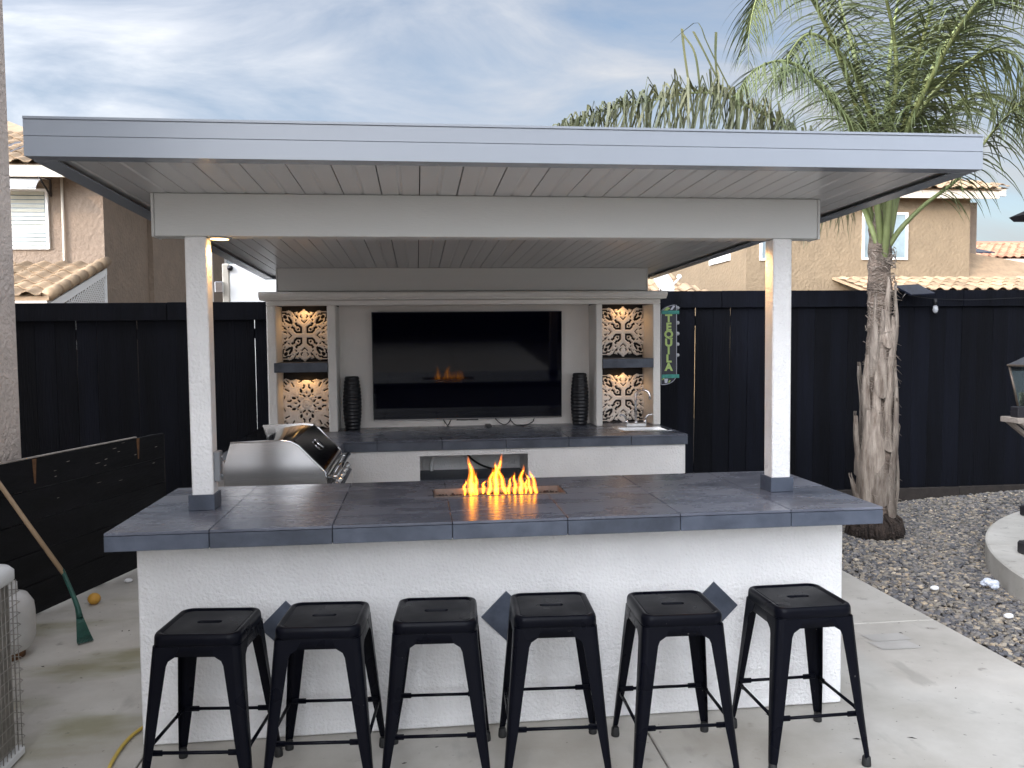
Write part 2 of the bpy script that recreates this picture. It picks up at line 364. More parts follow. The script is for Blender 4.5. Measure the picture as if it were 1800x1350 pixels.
def obj(name, mb, mat, parent=None):
    """ONE mesh object from world-space shapes"""
    org = ORG[parent.name] if parent else (0, 0, 0)
    o = bpy.data.objects.new(name, mb.mesh(name, mt[mat] if isinstance(mat, str) else mat, org)); COL.objects.link(o)
    o.parent = parent; ORG[o.name] = org; return o
def put(name, me, parent, mtx):
    """a piece that shares mesh data; mtx in world space"""
    o = bpy.data.objects.new(name, me); COL.objects.link(o); o.parent = parent
    org = Vector(ORG[parent.name]) if parent else Vector((0, 0, 0))
    mm = Matrix(mtx); mm.translation = mm.translation-org; o.matrix_local = mm; return o
def T(x, y, z): return Matrix.Translation((x, y, z))
def tag(o, label, cat, group=None):
    o['label'] = label; o['category'] = cat
    if group: o['group'] = group
    return o
def thing(name, label, cat, loc=(0, 0, 0), group=None):
    o = bpy.data.objects.new(name, None); COL.objects.link(o); o.location = loc; o.empty_display_size = .1
    ORG[o.name] = tuple(loc); return tag(o, label, cat, group)
def struct(o): o['kind'] = 'structure'; return o
def stuff(o): o['kind'] = 'stuff'; return o
def light(name, loc, energy, parent, size=.02, col=(1, .54, .20), spot=None):
    d = bpy.data.lights.new(name, 'SPOT' if spot else 'POINT'); d.energy = energy; d.color = col; d.shadow_soft_size = size
    if spot: d.spot_size = math.radians(spot); d.spot_blend = .6
    o = bpy.data.objects.new(name, d); COL.objects.link(o); o.parent = parent
    org = ORG[parent.name]; o.location = (loc[0]-org[0], loc[1]-org[1], loc[2]-org[2]); return o
def catmull(pts, n):
    P = [Vector(p) for p in pts]; P = [P[0]*2-P[1]]+P+[P[-1]*2-P[-2]]; out = []
    segs = len(P)-3
    for q in range(n+1):
        t = q/n*segs; i = min(int(t), segs-1); u = t-i; a, b, c, d = P[i:i+4]
        out.append(.5*((2*b)+(c-a)*u+(2*a-5*b+4*c-d)*u*u+(3*b-a-3*c+d)*u**3))
    return out

# ------------------------------------------------------------------ ground, patio, gravel
g = MB(); g.add([(-600, -600, -.06), (600, -600, -.06), (600, 900, -.06), (-600, 900, -.06)], [(0, 1, 2, 3)])
struct(obj('ground', g, 'dirt'))
patio = struct(obj('patio', MB().box(-6, 2.93, -11.4, 7.55, -.055, -.018), 'grout'))
XS = [-6, -3.12, -1.098, .926, 2.935]; YS = [-11.4, -5.75, -3.72, -1.69, .34, 2.36, 4.39, 6.42, 7.55]
for i in range(4):
    for j in range(8):
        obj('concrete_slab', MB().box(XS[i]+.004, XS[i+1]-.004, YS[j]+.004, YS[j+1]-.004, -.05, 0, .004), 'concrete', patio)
for a, b, c, d in ((2.40, 2.62, 4.11, 4.21), (2.38, 2.60, 3.99, 4.106)):
    obj('repair_patch', MB().add([(a, c, .003), (b, c, .003), (b-.02, d, .003), (a-.02, d, .003)], [(0, 1, 2, 3)]), 'patch', patio)
def gz(x, y): return -.018+.09*max(0, min(1, (x-4.3)/1.6))*max(0, min(1, (y-6.2)/1.3))
gb = MB(); nx = 30; ny = 40
for j in range(ny+1):
    for i in range(nx+1):
        x = 2.94+(12-2.94)*i/nx; y = 1.0+(7.75-1.0)*j/ny; gb.v.append((x, y, gz(x, y)-.012))
for j in range(ny):
    for i in range(nx): gb.f.append((j*(nx+1)+i, j*(nx+1)+i+1, (j+1)*(nx+1)+i+1, (j+1)*(nx+1)+i)); gb.sm.append(True)
struct(obj('gravel_bed', gb, 'dirt'))
# stones
ico = [(0, 0, -1), (.72, -.53, -.45), (-.28, -.85, -.45), (-.89, 0, -.45), (-.28, .85, -.45), (.72, .53, -.45), (.28, -.85, .45), (-.72, -.53, .45), (-.72, .53, .45), (.28, .85, .45), (.89, 0, .45), (0, 0, 1)]
icf = [(0, 1, 2), (1, 0, 5), (0, 2, 3), (0, 3, 4), (0, 4, 5), (1, 5, 10), (2, 1, 6), (3, 2, 7), (4, 3, 8), (5, 4, 9), (1, 10, 6), (2, 6, 7), (3, 7, 8), (4, 8, 9), (5, 9, 10), (6, 10, 11), (7, 6, 11), (8, 7, 11), (9, 8, 11), (10, 9, 11)]
SLC, SLR = Vector((6.5, 3.85)), 2.95
pts = []
while len(pts) < 26000:
    x = 2.945+rng.random()*4.2; y = 2.6+rng.random()*5.0
    if (x-SLC.x)**2+(y-SLC.y)**2 < (SLR-.02)**2: continue
    if x > 1.05*y+.6: continue
    pts.append((x, y))
base = np.array(ico); VS = []; CS = []
pal = np.array([(.10, .105, .12), (.16, .16, .165), (.20, .19, .17), (.27, .25, .215), (.34, .29, .22), (.13, .125, .12), (.075, .08, .095), (.45, .41, .34), (.22, .20, .18)])
pw = np.array([.2, .2, .16, .11, .05, .12, .1, .02, .04])
for x, y in pts:
    s = .009+.012*rng.random()**1.7
    sc = np.array([s*(1+.5*rng.random()), s*(.75+.35*rng.random()), s*(.38+.35*rng.random())])
    v = base*sc*(1+.22*(rng.random((12, 1))-.5)); a = rng.random()*6.28; tl = (rng.random()-.5)*.9
    ca, sa = math.cos(a), math.sin(a); ct, st = math.cos(tl), math.sin(tl)
    v = v @ np.array([[ct, 0, -st], [0, 1, 0], [st, 0, ct]]) @ np.array([[ca, sa, 0], [-sa, ca, 0], [0, 0, 1]])
    VS.append(v+np.array([x, y, gz(x, y)+rng.random()*.014])); c = pal[rng.choice(9, p=pw)]*(.86+.42*rng.random())*np.array([1.06,1.0,.92]); CS.append(c)
VS = np.concatenate(VS); n = len(pts)
FS = (np.array(icf)[None]+12*np.arange(n)[:, None, None]).reshape(-1, 3)
me = bpy.data.meshes.new('gravel'); me.from_pydata(VS.tolist(), [], FS.tolist())
ca = me.color_attributes.new('stone', 'FLOAT_COLOR', 'POINT')
cc_ = np.ones((n, 12, 4)); cc_[:, :, :3] = np.array(CS)[:, None, :]; ca.data.foreach_set('color', cc_.ravel())
me.materials.append(mt['gravel']); go = bpy.data.objects.new('gravel', me); COL.objects.link(go); stuff(go)
go['label'] = 'grey and tan river gravel beside the concrete patio'
# raised round slab on the right, in wedge pieces
rs = struct(obj('raised_round_slab', MB().lathe((SLC.x, SLC.y, -.05), [(SLR-.03, 0), (SLR-.03, .185)], 96, False), 'grout'))
cuts = [100, 128, 148.5, 168, 190, 215, 260]
for a0, a1 in zip(cuts[:-1], cuts[1:]):
    a0 += .06; a1 -= .06; k = 14; outl = [(SLC.x, SLC.y)]
    outl = [(SLC.x+1.2*math.cos(math.radians(t)), SLC.y+1.2*math.sin(math.radians(t))) for t in (a1, a0)]
    outl += [(SLC.x+SLR*math.cos(math.radians(a0+(a1-a0)*i/k)), SLC.y+SLR*math.sin(math.radians(a0+(a1-a0)*i/k))) for i in range(k+1)]
    inner = [(SLC.x+(u-SLC.x)*.996, SLC.y+(w-SLC.y)*.996) for u, w in outl]
    mb = MB(); q = len(outl)
    mb.add([(u, w, -.05) for u, w in outl]+[(u, w, .145) for u, w in outl]+[(u, w, .152) for u, w in inner],
           [(i, (i+1) % q, (i+1) % q+q, i+q) for i in range(q)]+[(i+q, (i+1) % q+q, (i+1) % q+2*q, i+2*q) for i in range(q)]+[tuple(range(2*q, 3*q))])
    obj('slab_piece', mb, 'concrete', rs)

# ------------------------------------------------------------------ fences
bmesh_cache = {}
def board_mesh(w, h, th, mat):
    k = (round(w, 3), round(h, 3), th, mat)
    if k not in bmesh_cache: bmesh_cache[k] = MB().box(-w/2, w/2, -th/2, th/2, 0, h, .002).mesh('board', mt[mat])
    return bmesh_cache[k]
def fence(label, x0, x1, y, top, zb=.14, gaps=True, lean=0., sgn=1):
    f = thing('fence', label, 'fence', (x0, y, 0))
    x = x0+.08; i = 0
    while x < x1:
        w = .166; gap = random.choice([.0006, .001, .0012, .0016, .002, .0042]) if gaps else .002
        mtx = T(x, y+sgn*.012, zb) @ Matrix.Rotation(lean+random.uniform(-.003, .003), 4, 'Y')
        put('board', board_mesh(w, top-zb-.01, .018, 'blackwood'), f, mtx); x += w+gap; i += 1
    xx = x0
    while xx < x1-.1:
        e = min(xx+2.44, x1)
        obj('top_trim_board', MB().box(xx+.002, e-.002, y-sgn*.022-.009, y-sgn*.022+.009+.012, top-.155, top+random.uniform(-.004, .004), .003), 'blackwood', f)
        obj('kickboard', MB().box(xx+.002, e-.002, y-.02, y+.02, -.05, zb-.004, .004), 'brownwood', f)
        obj('rail', MB().box(xx+.002, e-.002, y+sgn*.024, y+sgn*.06, top-.32, top-.23), 'blackwood', f)
        obj('rail', MB().box(xx+.002, e-.002, y+sgn*.024, y+sgn*.06, .35, .44), 'blackwood', f)
        obj('post', MB().box(xx-.045, xx+.045, y+sgn*.062, y+sgn*.15, -.05, top-.03), 'brownwood', f)
        xx += 2.44
    return f
fence('black vertical board fence on the left behind the grill and the left post', -4.6, .4, 7.6, 1.985)
fence('black vertical board fence on the right behind the palm tree', .42, 11.2, 7.6, 2.068, lean=.012)
fence('black board fence behind the viewer, seen only as a reflection in the television', -6, 10, -11.5, 2.0, gaps=False, sgn=-1)

# ------------------------------------------------------------------ bar counter
BXL, BXR, BYF, BYB, BZ, BZB = -1.175, 1.917, 3.225, 4.205, .92, .85
WXL, WXR, WY = -1.124, 1.848, 3.425
bar = thing('bar_counter', 'white stucco outdoor bar with dark slate tiled top behind the row of black stools', 'bar counter', (0, 3.8, 0))
obj('wall', MB().box(WXL, WXR, WY, 4.12, .004, .848, .006), 'stucco', bar)
# substrate with a slot for the fire trough
FX0, FX1, FY0, FY1 = .068, .676, 3.762, 3.955
sb = MB().box(BXL+.012, FX0, BYF+.012, BYB-.012, BZB+.003, BZ-.011).box(FX1, BXR-.012, BYF+.012, BYB-.012, BZB+.003, BZ-.011)
sb.box(FX0, FX1, BYF+.012, FY0, BZB+.003, BZ-.011).box(FX0, FX1, FY1, BYB-.012, BZB+.003, BZ-.011)
obj('countertop_core', sb, 'grout', bar)
JX = [BXL, -.793, -.334, .128, .586, 1.048, 1.516, BXR]; JY = [BYF, 3.743, BYB]
gp = .0016
for i in range(7):
    a, b = JX[i]+gp, JX[i+1]-gp
    for j in range(2):
        c, d = JY[j]+gp, JY[j+1]-gp
        t = MB()
        if j == 1 and i == 2: t.box(a, FX0-.004, c, d, BZ-.0105, BZ, .0012).box(FX0-.004, b, FY1+.004, d, BZ-.0105, BZ, .0012)
        elif j == 1 and i == 3: t.box(a, b, FY1+.004, d, BZ-.0105, BZ, .0012)
        elif j == 1 and i == 4: t.box(FX1+.004, b, c, d, BZ-.0105, BZ, .0012).box(a, FX1+.004, FY1+.004, d, BZ-.0105, BZ, .0012)
        else: t.box(a, b, c, d, BZ-.0105, BZ, .0012)
        obj('tile', t, 'slate', bar)
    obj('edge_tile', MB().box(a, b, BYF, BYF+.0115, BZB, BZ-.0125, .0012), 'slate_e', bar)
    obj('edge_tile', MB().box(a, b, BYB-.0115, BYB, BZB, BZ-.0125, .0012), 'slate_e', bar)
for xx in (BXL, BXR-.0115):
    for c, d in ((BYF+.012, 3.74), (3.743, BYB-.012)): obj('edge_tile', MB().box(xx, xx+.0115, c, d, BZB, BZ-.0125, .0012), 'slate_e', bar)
for k, cx in enumerate((-.547, .357, 1.26)):
    h = .106; z = .47
    mb = MB().prism([(cx-h, z), (cx, z-h), (cx+h, z), (cx, z+h)], 'y', WY-.009, WY+.002)
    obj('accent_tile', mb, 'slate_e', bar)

# fire trough with rocks, and the fire
tr = thing('fire_trough', 'narrow bronze fire trough set flush into the slate bar top', 'fire pit', ((FX0+FX1)/2, 3.86, .85))
pm = MB().box(FX0+.002, FX1-.002, FY0+.002, FY1-.002, .852, .856)
for a in ((FX0+.001, FX1-.001, FY0+.001, FY0+.006), (FX0+.001, FX1-.001, FY1-.006, FY1-.001), (FX0+.001, FX0+.006, FY0+.0065, FY1-.0065), (FX1-.006, FX1-.001, FY0+.0065, FY1-.0065)):
    pm.box(*a, .8565, .921)
obj('pan', pm, 'trough', tr)
obj('burner_pipe', MB().tube([(FX0+.06, 3.86, .885), (FX1-.06, 3.86, .885)], .010), 'trough', tr)
rk = MB()
for i in range(420):
    x = random.uniform(FX0+.012, FX1-.012); y = random.uniform(FY0+.012, FY1-.012); s = random.uniform(.006, .012); a = random.random()*6
    rk.add([(x+s*(u*math.cos(a)-w*math.sin(a))*random.uniform(.8, 1.2), y+s*(u*math.sin(a)+w*math.cos(a)), .866+random.random()*.034+s*q*.8) for u, w, q in ico], icf)
stuff(obj('lava_rock', rk, 'lava', tr))
fire = thing('fire', 'row of orange and yellow flames rising from the fire trough', 'fire', (.38, 3.86, .89))
FL = [((585, 532), (582, 440), (606, 372), .8), ((648, 505), (652, 330), (618, 122), 1.5), ((712, 525), (700, 400), (704, 288), .95), ((690, 505), (660, 420), (640, 330), 1.1), ((775, 525), (778, 440), (806, 384), .9), ((828, 525), (858, 380), (878, 242), 1.1), ((905, 515), (922, 300), (988, 92), 1.35), ((930, 515), (905, 300), (912, 182), 1.1), ((1015, 515), (968, 370), (925, 220), 1.2), ((1048, 520), (1052, 420), (1080, 328), .85), ((1108, 518), (1108, 400), (1100, 292), .95), ((1163, 512), (1178, 370), (1205, 208), 1.15), ((1225, 505), (1228, 420), (1222, 350), .8), ((1288, 502), (1255, 400), (1226, 298), .9), ((1345, 495), (1305, 390), (1262, 264), 1.0), ((1190, 505), (1180, 410), (1165, 320), .9)]
for k, (a, b, c, wd) in enumerate(FL):
    yy = 3.86+random.uniform(-.05, .05)
    P = [on_y(720+p[0]/6, 780+p[1]/6, yy) for p in (a, b, c)]
    P[0].z = min(P[0].z, .90)
    ln = catmull(P, 9); n9 = len(ln)
    for q in range(2, n9): ln[q] = ln[q]+Vector((math.sin(q*1.3+k)*.0035, math.sin(q*.9+2*k)*.008, 0))
    def rad(sc): return [max(.0006, sc*wd*(.55+.9*math.sin(min(1, q/(n9-1)*2.2)*math.pi/2))*(1-q/(n9-1))**.75) for q in range(n9)]
    fo_ = obj('flame', MB().tube(ln, rad(.0130), 10, flat=.8), 'flame_out', fire)
    obj('flame_core', MB().tube(ln[:7], [r*(1-.10*q) for q, r in enumerate(rad(.0068)[:7])], 8, flat=.8), 'flame_in', fo_)
    obj('flame_filament', MB().tube(ln[1:8], [r*.5 for r in rad(.0052)[1:8]], 6, flat=.8), 'flame_fil', fo_)

# ------------------------------------------------------------------ patio cover (roof, beams, posts)
RXL, RXR, RYF, RYB, RZT, RZB, RZBB = -1.269, 2.114, 2.925, 7.317, 2.376, 2.247, 2.163
cov = thing('patio_cover', 'white aluminium patio cover with ribbed ceiling over the outdoor kitchen', 'patio cover', (.4, 5, 0))
slope = (RZBB-RZB)/(RYB-RYF)
def rz(y, off=0): return RZB+slope*(y-RYF)+off
def shear(mb):
    mb.v = [(x, y, z+slope*(y-RYF)) for x, y, z in mb.v]; return mb
H = RZT-RZB
def fascia(mb_axis):
    return None
# front fascia: profile with two grooves, returned lip underneath
def fascia_profile():
    z0 = RZB
    return [(0, z0), (0, z0+.064), (.003, z0+.0655), (0, z0+.067), (0, z0+.118), (.003, z0+.1195), (-.003, z0+.121), (-.003, z0+H), (.03, z0+H), (.03, z0+.1), (.012, z0+.1), (.012, z0+.004), (.075, z0+.004), (.075, z0)]
pf = fascia_profile()
obj('fascia', MB().prism([(RYF+u, w) for u, w in pf], 'x', RXL, RXR), 'alu', cov)
obj('fascia', shear(MB().prism([(RXL-.002+u, w) for u, w in pf], 'y', RYF+.0765, RYB-.0765)), 'alu', cov)
obj('fascia', shear(MB().prism([(RXR+.002-u, w) for u, w in pf], 'y', RYF+.0765, RYB-.0765)), 'alu', cov)
obj('fascia', MB().prism([(RYB-u, w+RZBB-RZB) for u, w in pf], 'x', RXL, RXR), 'alu', cov)
pw_ = .1615; npan = int((RXR-RXL-.03)/pw_)
x0 = RXL+.013; pwid = (RXR-RXL-.026)/21
zc = RZB+.020
prof = [(0.002, 0), (.070, 0), (.077, .0035), (.083, .0035), (.090, 0), (pwid-.0025, 0), (pwid-.0025, .022), (.002, .022)]
pmesh = MB().prism([(u, w) for u, w in prof], 'y', 0, RYB-RYF-.03)
pmesh.v = [(x, y, z+slope*y) for x, y, z in pmesh.v]; pme = pmesh.mesh('roof_panel', mt['alu_panel'])
for i in range(21): put('roof_panel', pme, cov, T(x0+i*pwid, RYF+.015, zc+slope*.015))
obj('roof_deck', shear(MB().box(RXL+.013, RXR-.013, RYF+.014, RYB-.014, zc+.024, RZB+.11)), 'grout', cov)
# beams
def beam(xl, xr, y0, zt, zb, d):
    b = obj('beam', MB().box(xl+.012, xr-.012, y0, y0+d, zb, zt, .003), 'alu_beam', cov)
    for a, c in ((xl, xl+.0115), (xr-.0115, xr)): obj('beam_end_cap', MB().box(a, c, y0-.003, y0+d+.003, zb-.003, zt-.001, .002), 'alu_beam', b)
    return b
BD = .10
b1 = beam(-1.086, 1.831, 3.628, rz(3.65, .0195), 2.075, BD)
b2 = beam(-1.062, 1.859, 6.562, rz(6.58, .0195), 2.019, .10)
obj('beam', MB().box(-1.02, 1.76, 3.745, 3.83, 2.094, rz(3.80, .0195), .003), 'alu_beam', cov)
# posts with tiled plinths
for (a, b, c, d) in ((-.957, -.869, -.968, -.861), (1.612, 1.700, 1.601, 1.708)):
    p = obj('post', MB().box(a, b, 3.629, 3.72, BZ+.0605, 2.074, .005), 'stucco', cov)
    for q in (MB().box(c, d, 3.613, 3.6225, BZ+.001, BZ+.066, .001), MB().box(c, d, 3.7265, 3.736, BZ+.001, BZ+.066, .001), MB().box(c, c+.0095, 3.623, 3.726, BZ+.001, BZ+.066, .001), MB().box(d-.0095, d, 3.623, 3.726, BZ+.001, BZ+.066, .001)):
        obj('plinth_tile', q, 'slate_e', p)
    obj('plinth_top', MB().box(c+.010, d-.010, 3.623, 3.726, BZ+.050, BZ+.0600), 'stucco', p)
ob = tag(obj('outlet_box', MB().box(-.8685, -.842, 3.645, 3.70, 1.035, 1.165, .004).tube([(-.842, 3.66, 1.14), (-.832, 3.66, 1.14)], .006).tube([(-.842, 3.66, 1.06), (-.832, 3.66, 1.06)], .006), 'greybox'), 'grey weatherproof outlet box on the inner side of the left post', 'outlet')
# downlights under the front beam
for x, y, zz, rr_ in ((-.825, 3.678, 2.0745, .050), (1.50, 3.787, 2.0935, .032)):
    r = obj('downlight', MB().lathe((x, y, zz-.006), [(rr_-.004, 0), (rr_, .002), (rr_, .0055)], 24), 'alu', cov)
    obj('lamp_disc', MB().lathe((x, y, zz-.0085), [(rr_*.55, 0), (rr_*.75, .001), (rr_*.75, .0022)], 24), 'lampwarm', r)
    light('downlight_lamp', (x, y, zz-.025), 1.7 if x < 0 else 3.0, r, .03, spot=160)

# ------------------------------------------------------------------ back counter and niche wall
bc = thing('back_counter', 'white stucco back counter with slate tiled top under the television', 'counter', (.7, 6.3, 0))
CY = 5.93; CXL, CXR = -1.15, 1.983
obj('wall', MB().box(-1.10, .01, CY+.03, 7.0, .004, .844).box(.792, CXR-.012, CY+.03, 7.0, .004, .844).box(.0101, .7919, CY+.03, 7.0, .803, .844).box(.0101, .7919, 6.45, 7.0, .004, .8029), 'stucco', bc)
obj('shelf', MB().box(.0105, .7915, CY+.05, 6.449, .58, .625), 'slate_e', bc)
SX0, SX1, SY0, SY1 = 1.535, 1.945, 6.17, 6.53
obj('countertop_core', MB().box(CXL+.012, SX0+.02, CY+.012, 7.0, .847, .909).box(SX1-.02, CXR-.012, CY+.012, 7.0, .847, .909).box(SX0+.0201, SX1-.0201, CY+.012, SY0+.02, .847, .909).box(SX0+.0201, SX1-.0201, SY1-.02, 7.0, .847, .909), 'grout', bc)
JB = [CXL, -.75, -.29, .17, .63, 1.09, 1.555, CXR]; JBY = [CY, 6.40, 6.60, 7.0]
for i in range(7):
    a, b = JB[i]+gp, JB[i+1]-gp
    obj('edge_tile', MB().box(a, b, CY, CY+.0115, .846, .9075, .0012), 'slate_e', bc)
    for j in range(2):
        c, d = (CY+gp, 6.40-gp) if j == 0 else (6.40+gp, 7.0)
        t = MB()
        if i == 6 and j == 0: t.box(a, b, c, SY0+.02, .9095, .92, .0012).box(a, SX0+.02, SY0+.0201, d, .9095, .92).box(SX1-.02, b, SY0+.0201, d, .9095, .92)
        elif i == 6: t.box(a, b, SY1-.02, d, .9095, .92, .0012).box(a, SX0+.02, c, SY1-.0201, .9095, .92).box(SX1-.02, b, c, SY1-.0201, .9095, .92)
        else: t.box(a, b, c, d, .9095, .92, .0012)
        obj('tile', t, 'slate', bc)
for c, d in ((CY+.012, 6.40-gp), (6.40+gp, 7.0)): obj('edge_tile', MB().box(CXR-.0115, CXR, c, d, .846, .9075, .0012), 'slate_e', bc)
# left arm under and behind the grill
la = thing('side_counter', 'slate topped white side counter that carries the grill on the left', 'counter', (-.83, 5.2, 0))
obj('wall', MB().box(-1.13, -.56, 4.56, 5.955, .004, .70), 'stucco', la)
obj('back_wall', MB().box(-1.13, -1.06, 4.56, 5.955, .7005, .845), 'stucco', la)
obj('tile', MB().box(-1.15, -.52, 5.52, 5.925, .846, .92, .0015), 'slate', la)
obj('tile', MB().box(-1.15, -1.04, 4.55, 5.516, .846, .92, .0015), 'slate', la)

nw = thing('niche_wall', 'cream stucco television wall with four lit niches and moulded cap', 'wall', (.4, 6.8, .92))
z0 = .9205
for a, b in ((-1.152, -1.083), (-.692, -.625), (1.445, 1.497), (1.920, 1.981)):
    obj('column', MB().box(a, b, 6.62, 6.998, z0, 1.9122, .006), 'stucco_niche', nw)
obj('header', MB().box(-1.152, 1.981, 6.62, 6.71, 1.9125, 1.950, .004).box(-1.152, 1.981, 6.7101, 6.998, 1.9365, 1.9499), 'stucco_niche', nw)
obj('television_recess_back', MB().box(-.6245, 1.4445, 6.90, 6.997, z0, 1.936), 'panel', nw)
for a, b in ((-1.0825, -.6925), (1.4975, 1.9195)):
    obj('niche_back', MB().box(a, b, 6.945, 6.996, z0, 1.936), 'nicheback', nw)
    obj('niche_shelf', MB().box(a-.018 if a < 0 else a+.001, b-.001, 6.605, 6.944, 1.393, 1.468, .002), 'slate_e', nw)
capp = [(6.53, 1.951), (6.52, 1.955), (6.52, 1.963), (6.505, 1.968), (6.492, 1.982), (6.492, 1.995), (6.503, 2.008), (6.515, 2.0125), (7.0, 2.0125), (7.0, 1.951)]
obj('cap_moulding', MB().prism(capp, 'x', -1.185, 2.002), 'stucco_niche', nw)
for cx in (-.887, 1.708):
    for zt in (1.936, 1.393):
        d = obj('niche_light', MB().lathe((cx, 6.82, zt-.0035), [(.028, 0), (.03, .001), (.03, .003)], 16), 'alu', nw)
        obj('lamp_disc', MB().lathe((cx, 6.82, zt-.005), [(.016, 0), (.022, .0012)], 16), 'lampwarm', d)
        light('niche_lamp', (cx, 6.83, zt-.02), .24, d, .02, spot=160)

# carved openwork panels
def carve(holes, discs, wave, n=100):
    xs = (np.arange(n+1)/n-.5)*2.1; X, Y = np.meshgrid(xs, xs)
    ax, ay = np.abs(X), np.abs(Y); d = np.full(X.shape, 9.)
    for sw in (0, 1):
        px, py = (ax, ay) if not sw else (ay, ax)
        for pl, w in holes:
            for (x1, y1), (x2, y2) in zip(pl[:-1], pl[1:]):
                vx, vy = x2-x1, y2-y1; L2 = vx*vx+vy*vy+1e-9
                t = np.clip(((px-x1)*vx+(py-y1)*vy)/L2, 0, 1)
                d = np.minimum(d, np.hypot(px-x1-t*vx, py-y1-t*vy)-w*1.28)
    mxx = np.maximum(ax, ay); mnn = np.minimum(ax, ay)
    d = np.minimum(d, (wave(mnn)-mxx))
    hgt = .013+.007*np.clip(d/.05, 0, 1)**.7-.004*np.exp(-((d-.085)/.018)**2)
    R = np.hypot(X, Y)
    for r0, dep in discs: hgt = hgt-dep*np.exp(-((R-r0)/.016)**2)
    return xs, d, hgt
def carved_mesh(name, holes, discs, wave, size=.405):
    xs, d, h = carve(holes, discs, wave); n = len(xs)-1; mb = MB(); k = size/2.0
    top = {}; bot = {}
    def vt(i, j):
        if (i, j) not in top: top[(i, j)] = len(mb.v); mb.v.append((xs[i]*k, -h[j, i], xs[j]*k))
        return top[(i, j)]
    def vb(i, j):
        if (i, j) not in bot: bot[(i, j)] = len(mb.v); mb.v.append((xs[i]*k, 0, xs[j]*k))
        return bot[(i, j)]
    on = (d[:-1, :-1]+d[1:, :-1]+d[:-1, 1:]+d[1:, 1:])/4 > 0
    for j in range(n):
        for i in range(n):
            if not on[j, i]: continue
            mb.f.append((vt(i, j), vt(i+1, j), vt(i+1, j+1), vt(i, j+1))); mb.sm.append(True)
            for di, dj, e in ((-1, 0, ((i, j+1), (i, j))), (1, 0, ((i+1, j), (i+1, j+1))), (0, -1, ((i, j), (i+1, j))), (0, 1, ((i+1, j+1), (i, j+1)))):
                a, b = i+di, j+dj
                if not (0 <= a < n and 0 <= b < n) or not on[b, a]:
                    mb.f.append((vt(*e[1]), vt(*e[0]), vb(*e[0]), vb(*e[1]))); mb.sm.append(False)
    me = bpy.data.meshes.new(name); me.from_pydata(mb.v, [], mb.f); me.polygons.foreach_set('use_smooth', mb.sm); me.materials.append(mt['carved']); me.update(); return me
HA = [([(.115, .12), (.125, .30), (.21, .385), (.30, .40), (.315, .48)], .032), ([(0, .50), (.11, .61)], .016), ([(.12, .80), (.145, .75), (.09, .70)], .020), ([(.59, .71), (.51, .58)], .038), ([(.52, .55), (.47, .50)], .022), ([(.72, .72), (.755, .755)], .050), ([(.88, .80), (.90, .88)], .024), ([(.90, .70), (.89, .82)], .020), ([(.62, .845), (.70, .85)], .024), ([(.28, .79), (.25, .70)], .019), ([(.42, .92), (.36, .83)], .016), ([(.31, .635), (.34, .60)], .022), ([(.46, .77), (.47, .78)], .02), ([(.22, .245), (.235, .26)], .026), ([(.40, .30), (.47, .36)], .018), ([(.64, .56), (.60, .50)], .018), ([(.17, .94), (.24, .90)], .015), ([(.74, .30), (.82, .36)], .016), ([(.80, .55), (.88, .60)], .018)]
def waveA(t): return .955+.035*np.cos(t*9.4)+.02*np.cos(t*22)+.05*np.exp(-(t/.06)**2)
HB = [([(.23, .54), (.21, .47)], .040), ([(.10, .74), (.09, .66), (.13, .62)], .030), ([(.92, .90), (.79, .78)], .020), ([(.58, .84), (.51, .70)], .022), ([(.14, .34), (.07, .28)], .026), ([(0, .47), (0, .40)], .016), ([(.30, .86), (.2, .89)], .016), ([(.34, .22), (.36, .25)], .018), ([(.96, .80), (.86, .70)], .018)]
def waveB(t): return .93+.06*(t/1.0)+.025*np.cos(t*16)
cmA = carved_mesh('carved_panel', HA, [(.11, .006), (.05, .004)], waveA); cmB = carved_mesh('carved_panel', HB, [(.235, .008), (.20, .006), (.43, .006), (.10, .005)], waveB)
for me_, x, z, lab in ((cmA, -.905, 1.683, 'cream carved openwork panel in the upper left niche'), (cmB, -.898, 1.128, 'cream carved rosette panel in the lower left niche behind the grill'), (cmA, 1.742, 1.690, 'cream carved openwork panel in the upper right niche'), (cmA, 1.742, 1.128, 'cream carved openwork panel in the lower right niche behind the faucet')):
    o = put('carved_panel', me_, None, T(x, 6.925, z)); tag(o, lab, 'wall art', 'carved panels in the lit niches')

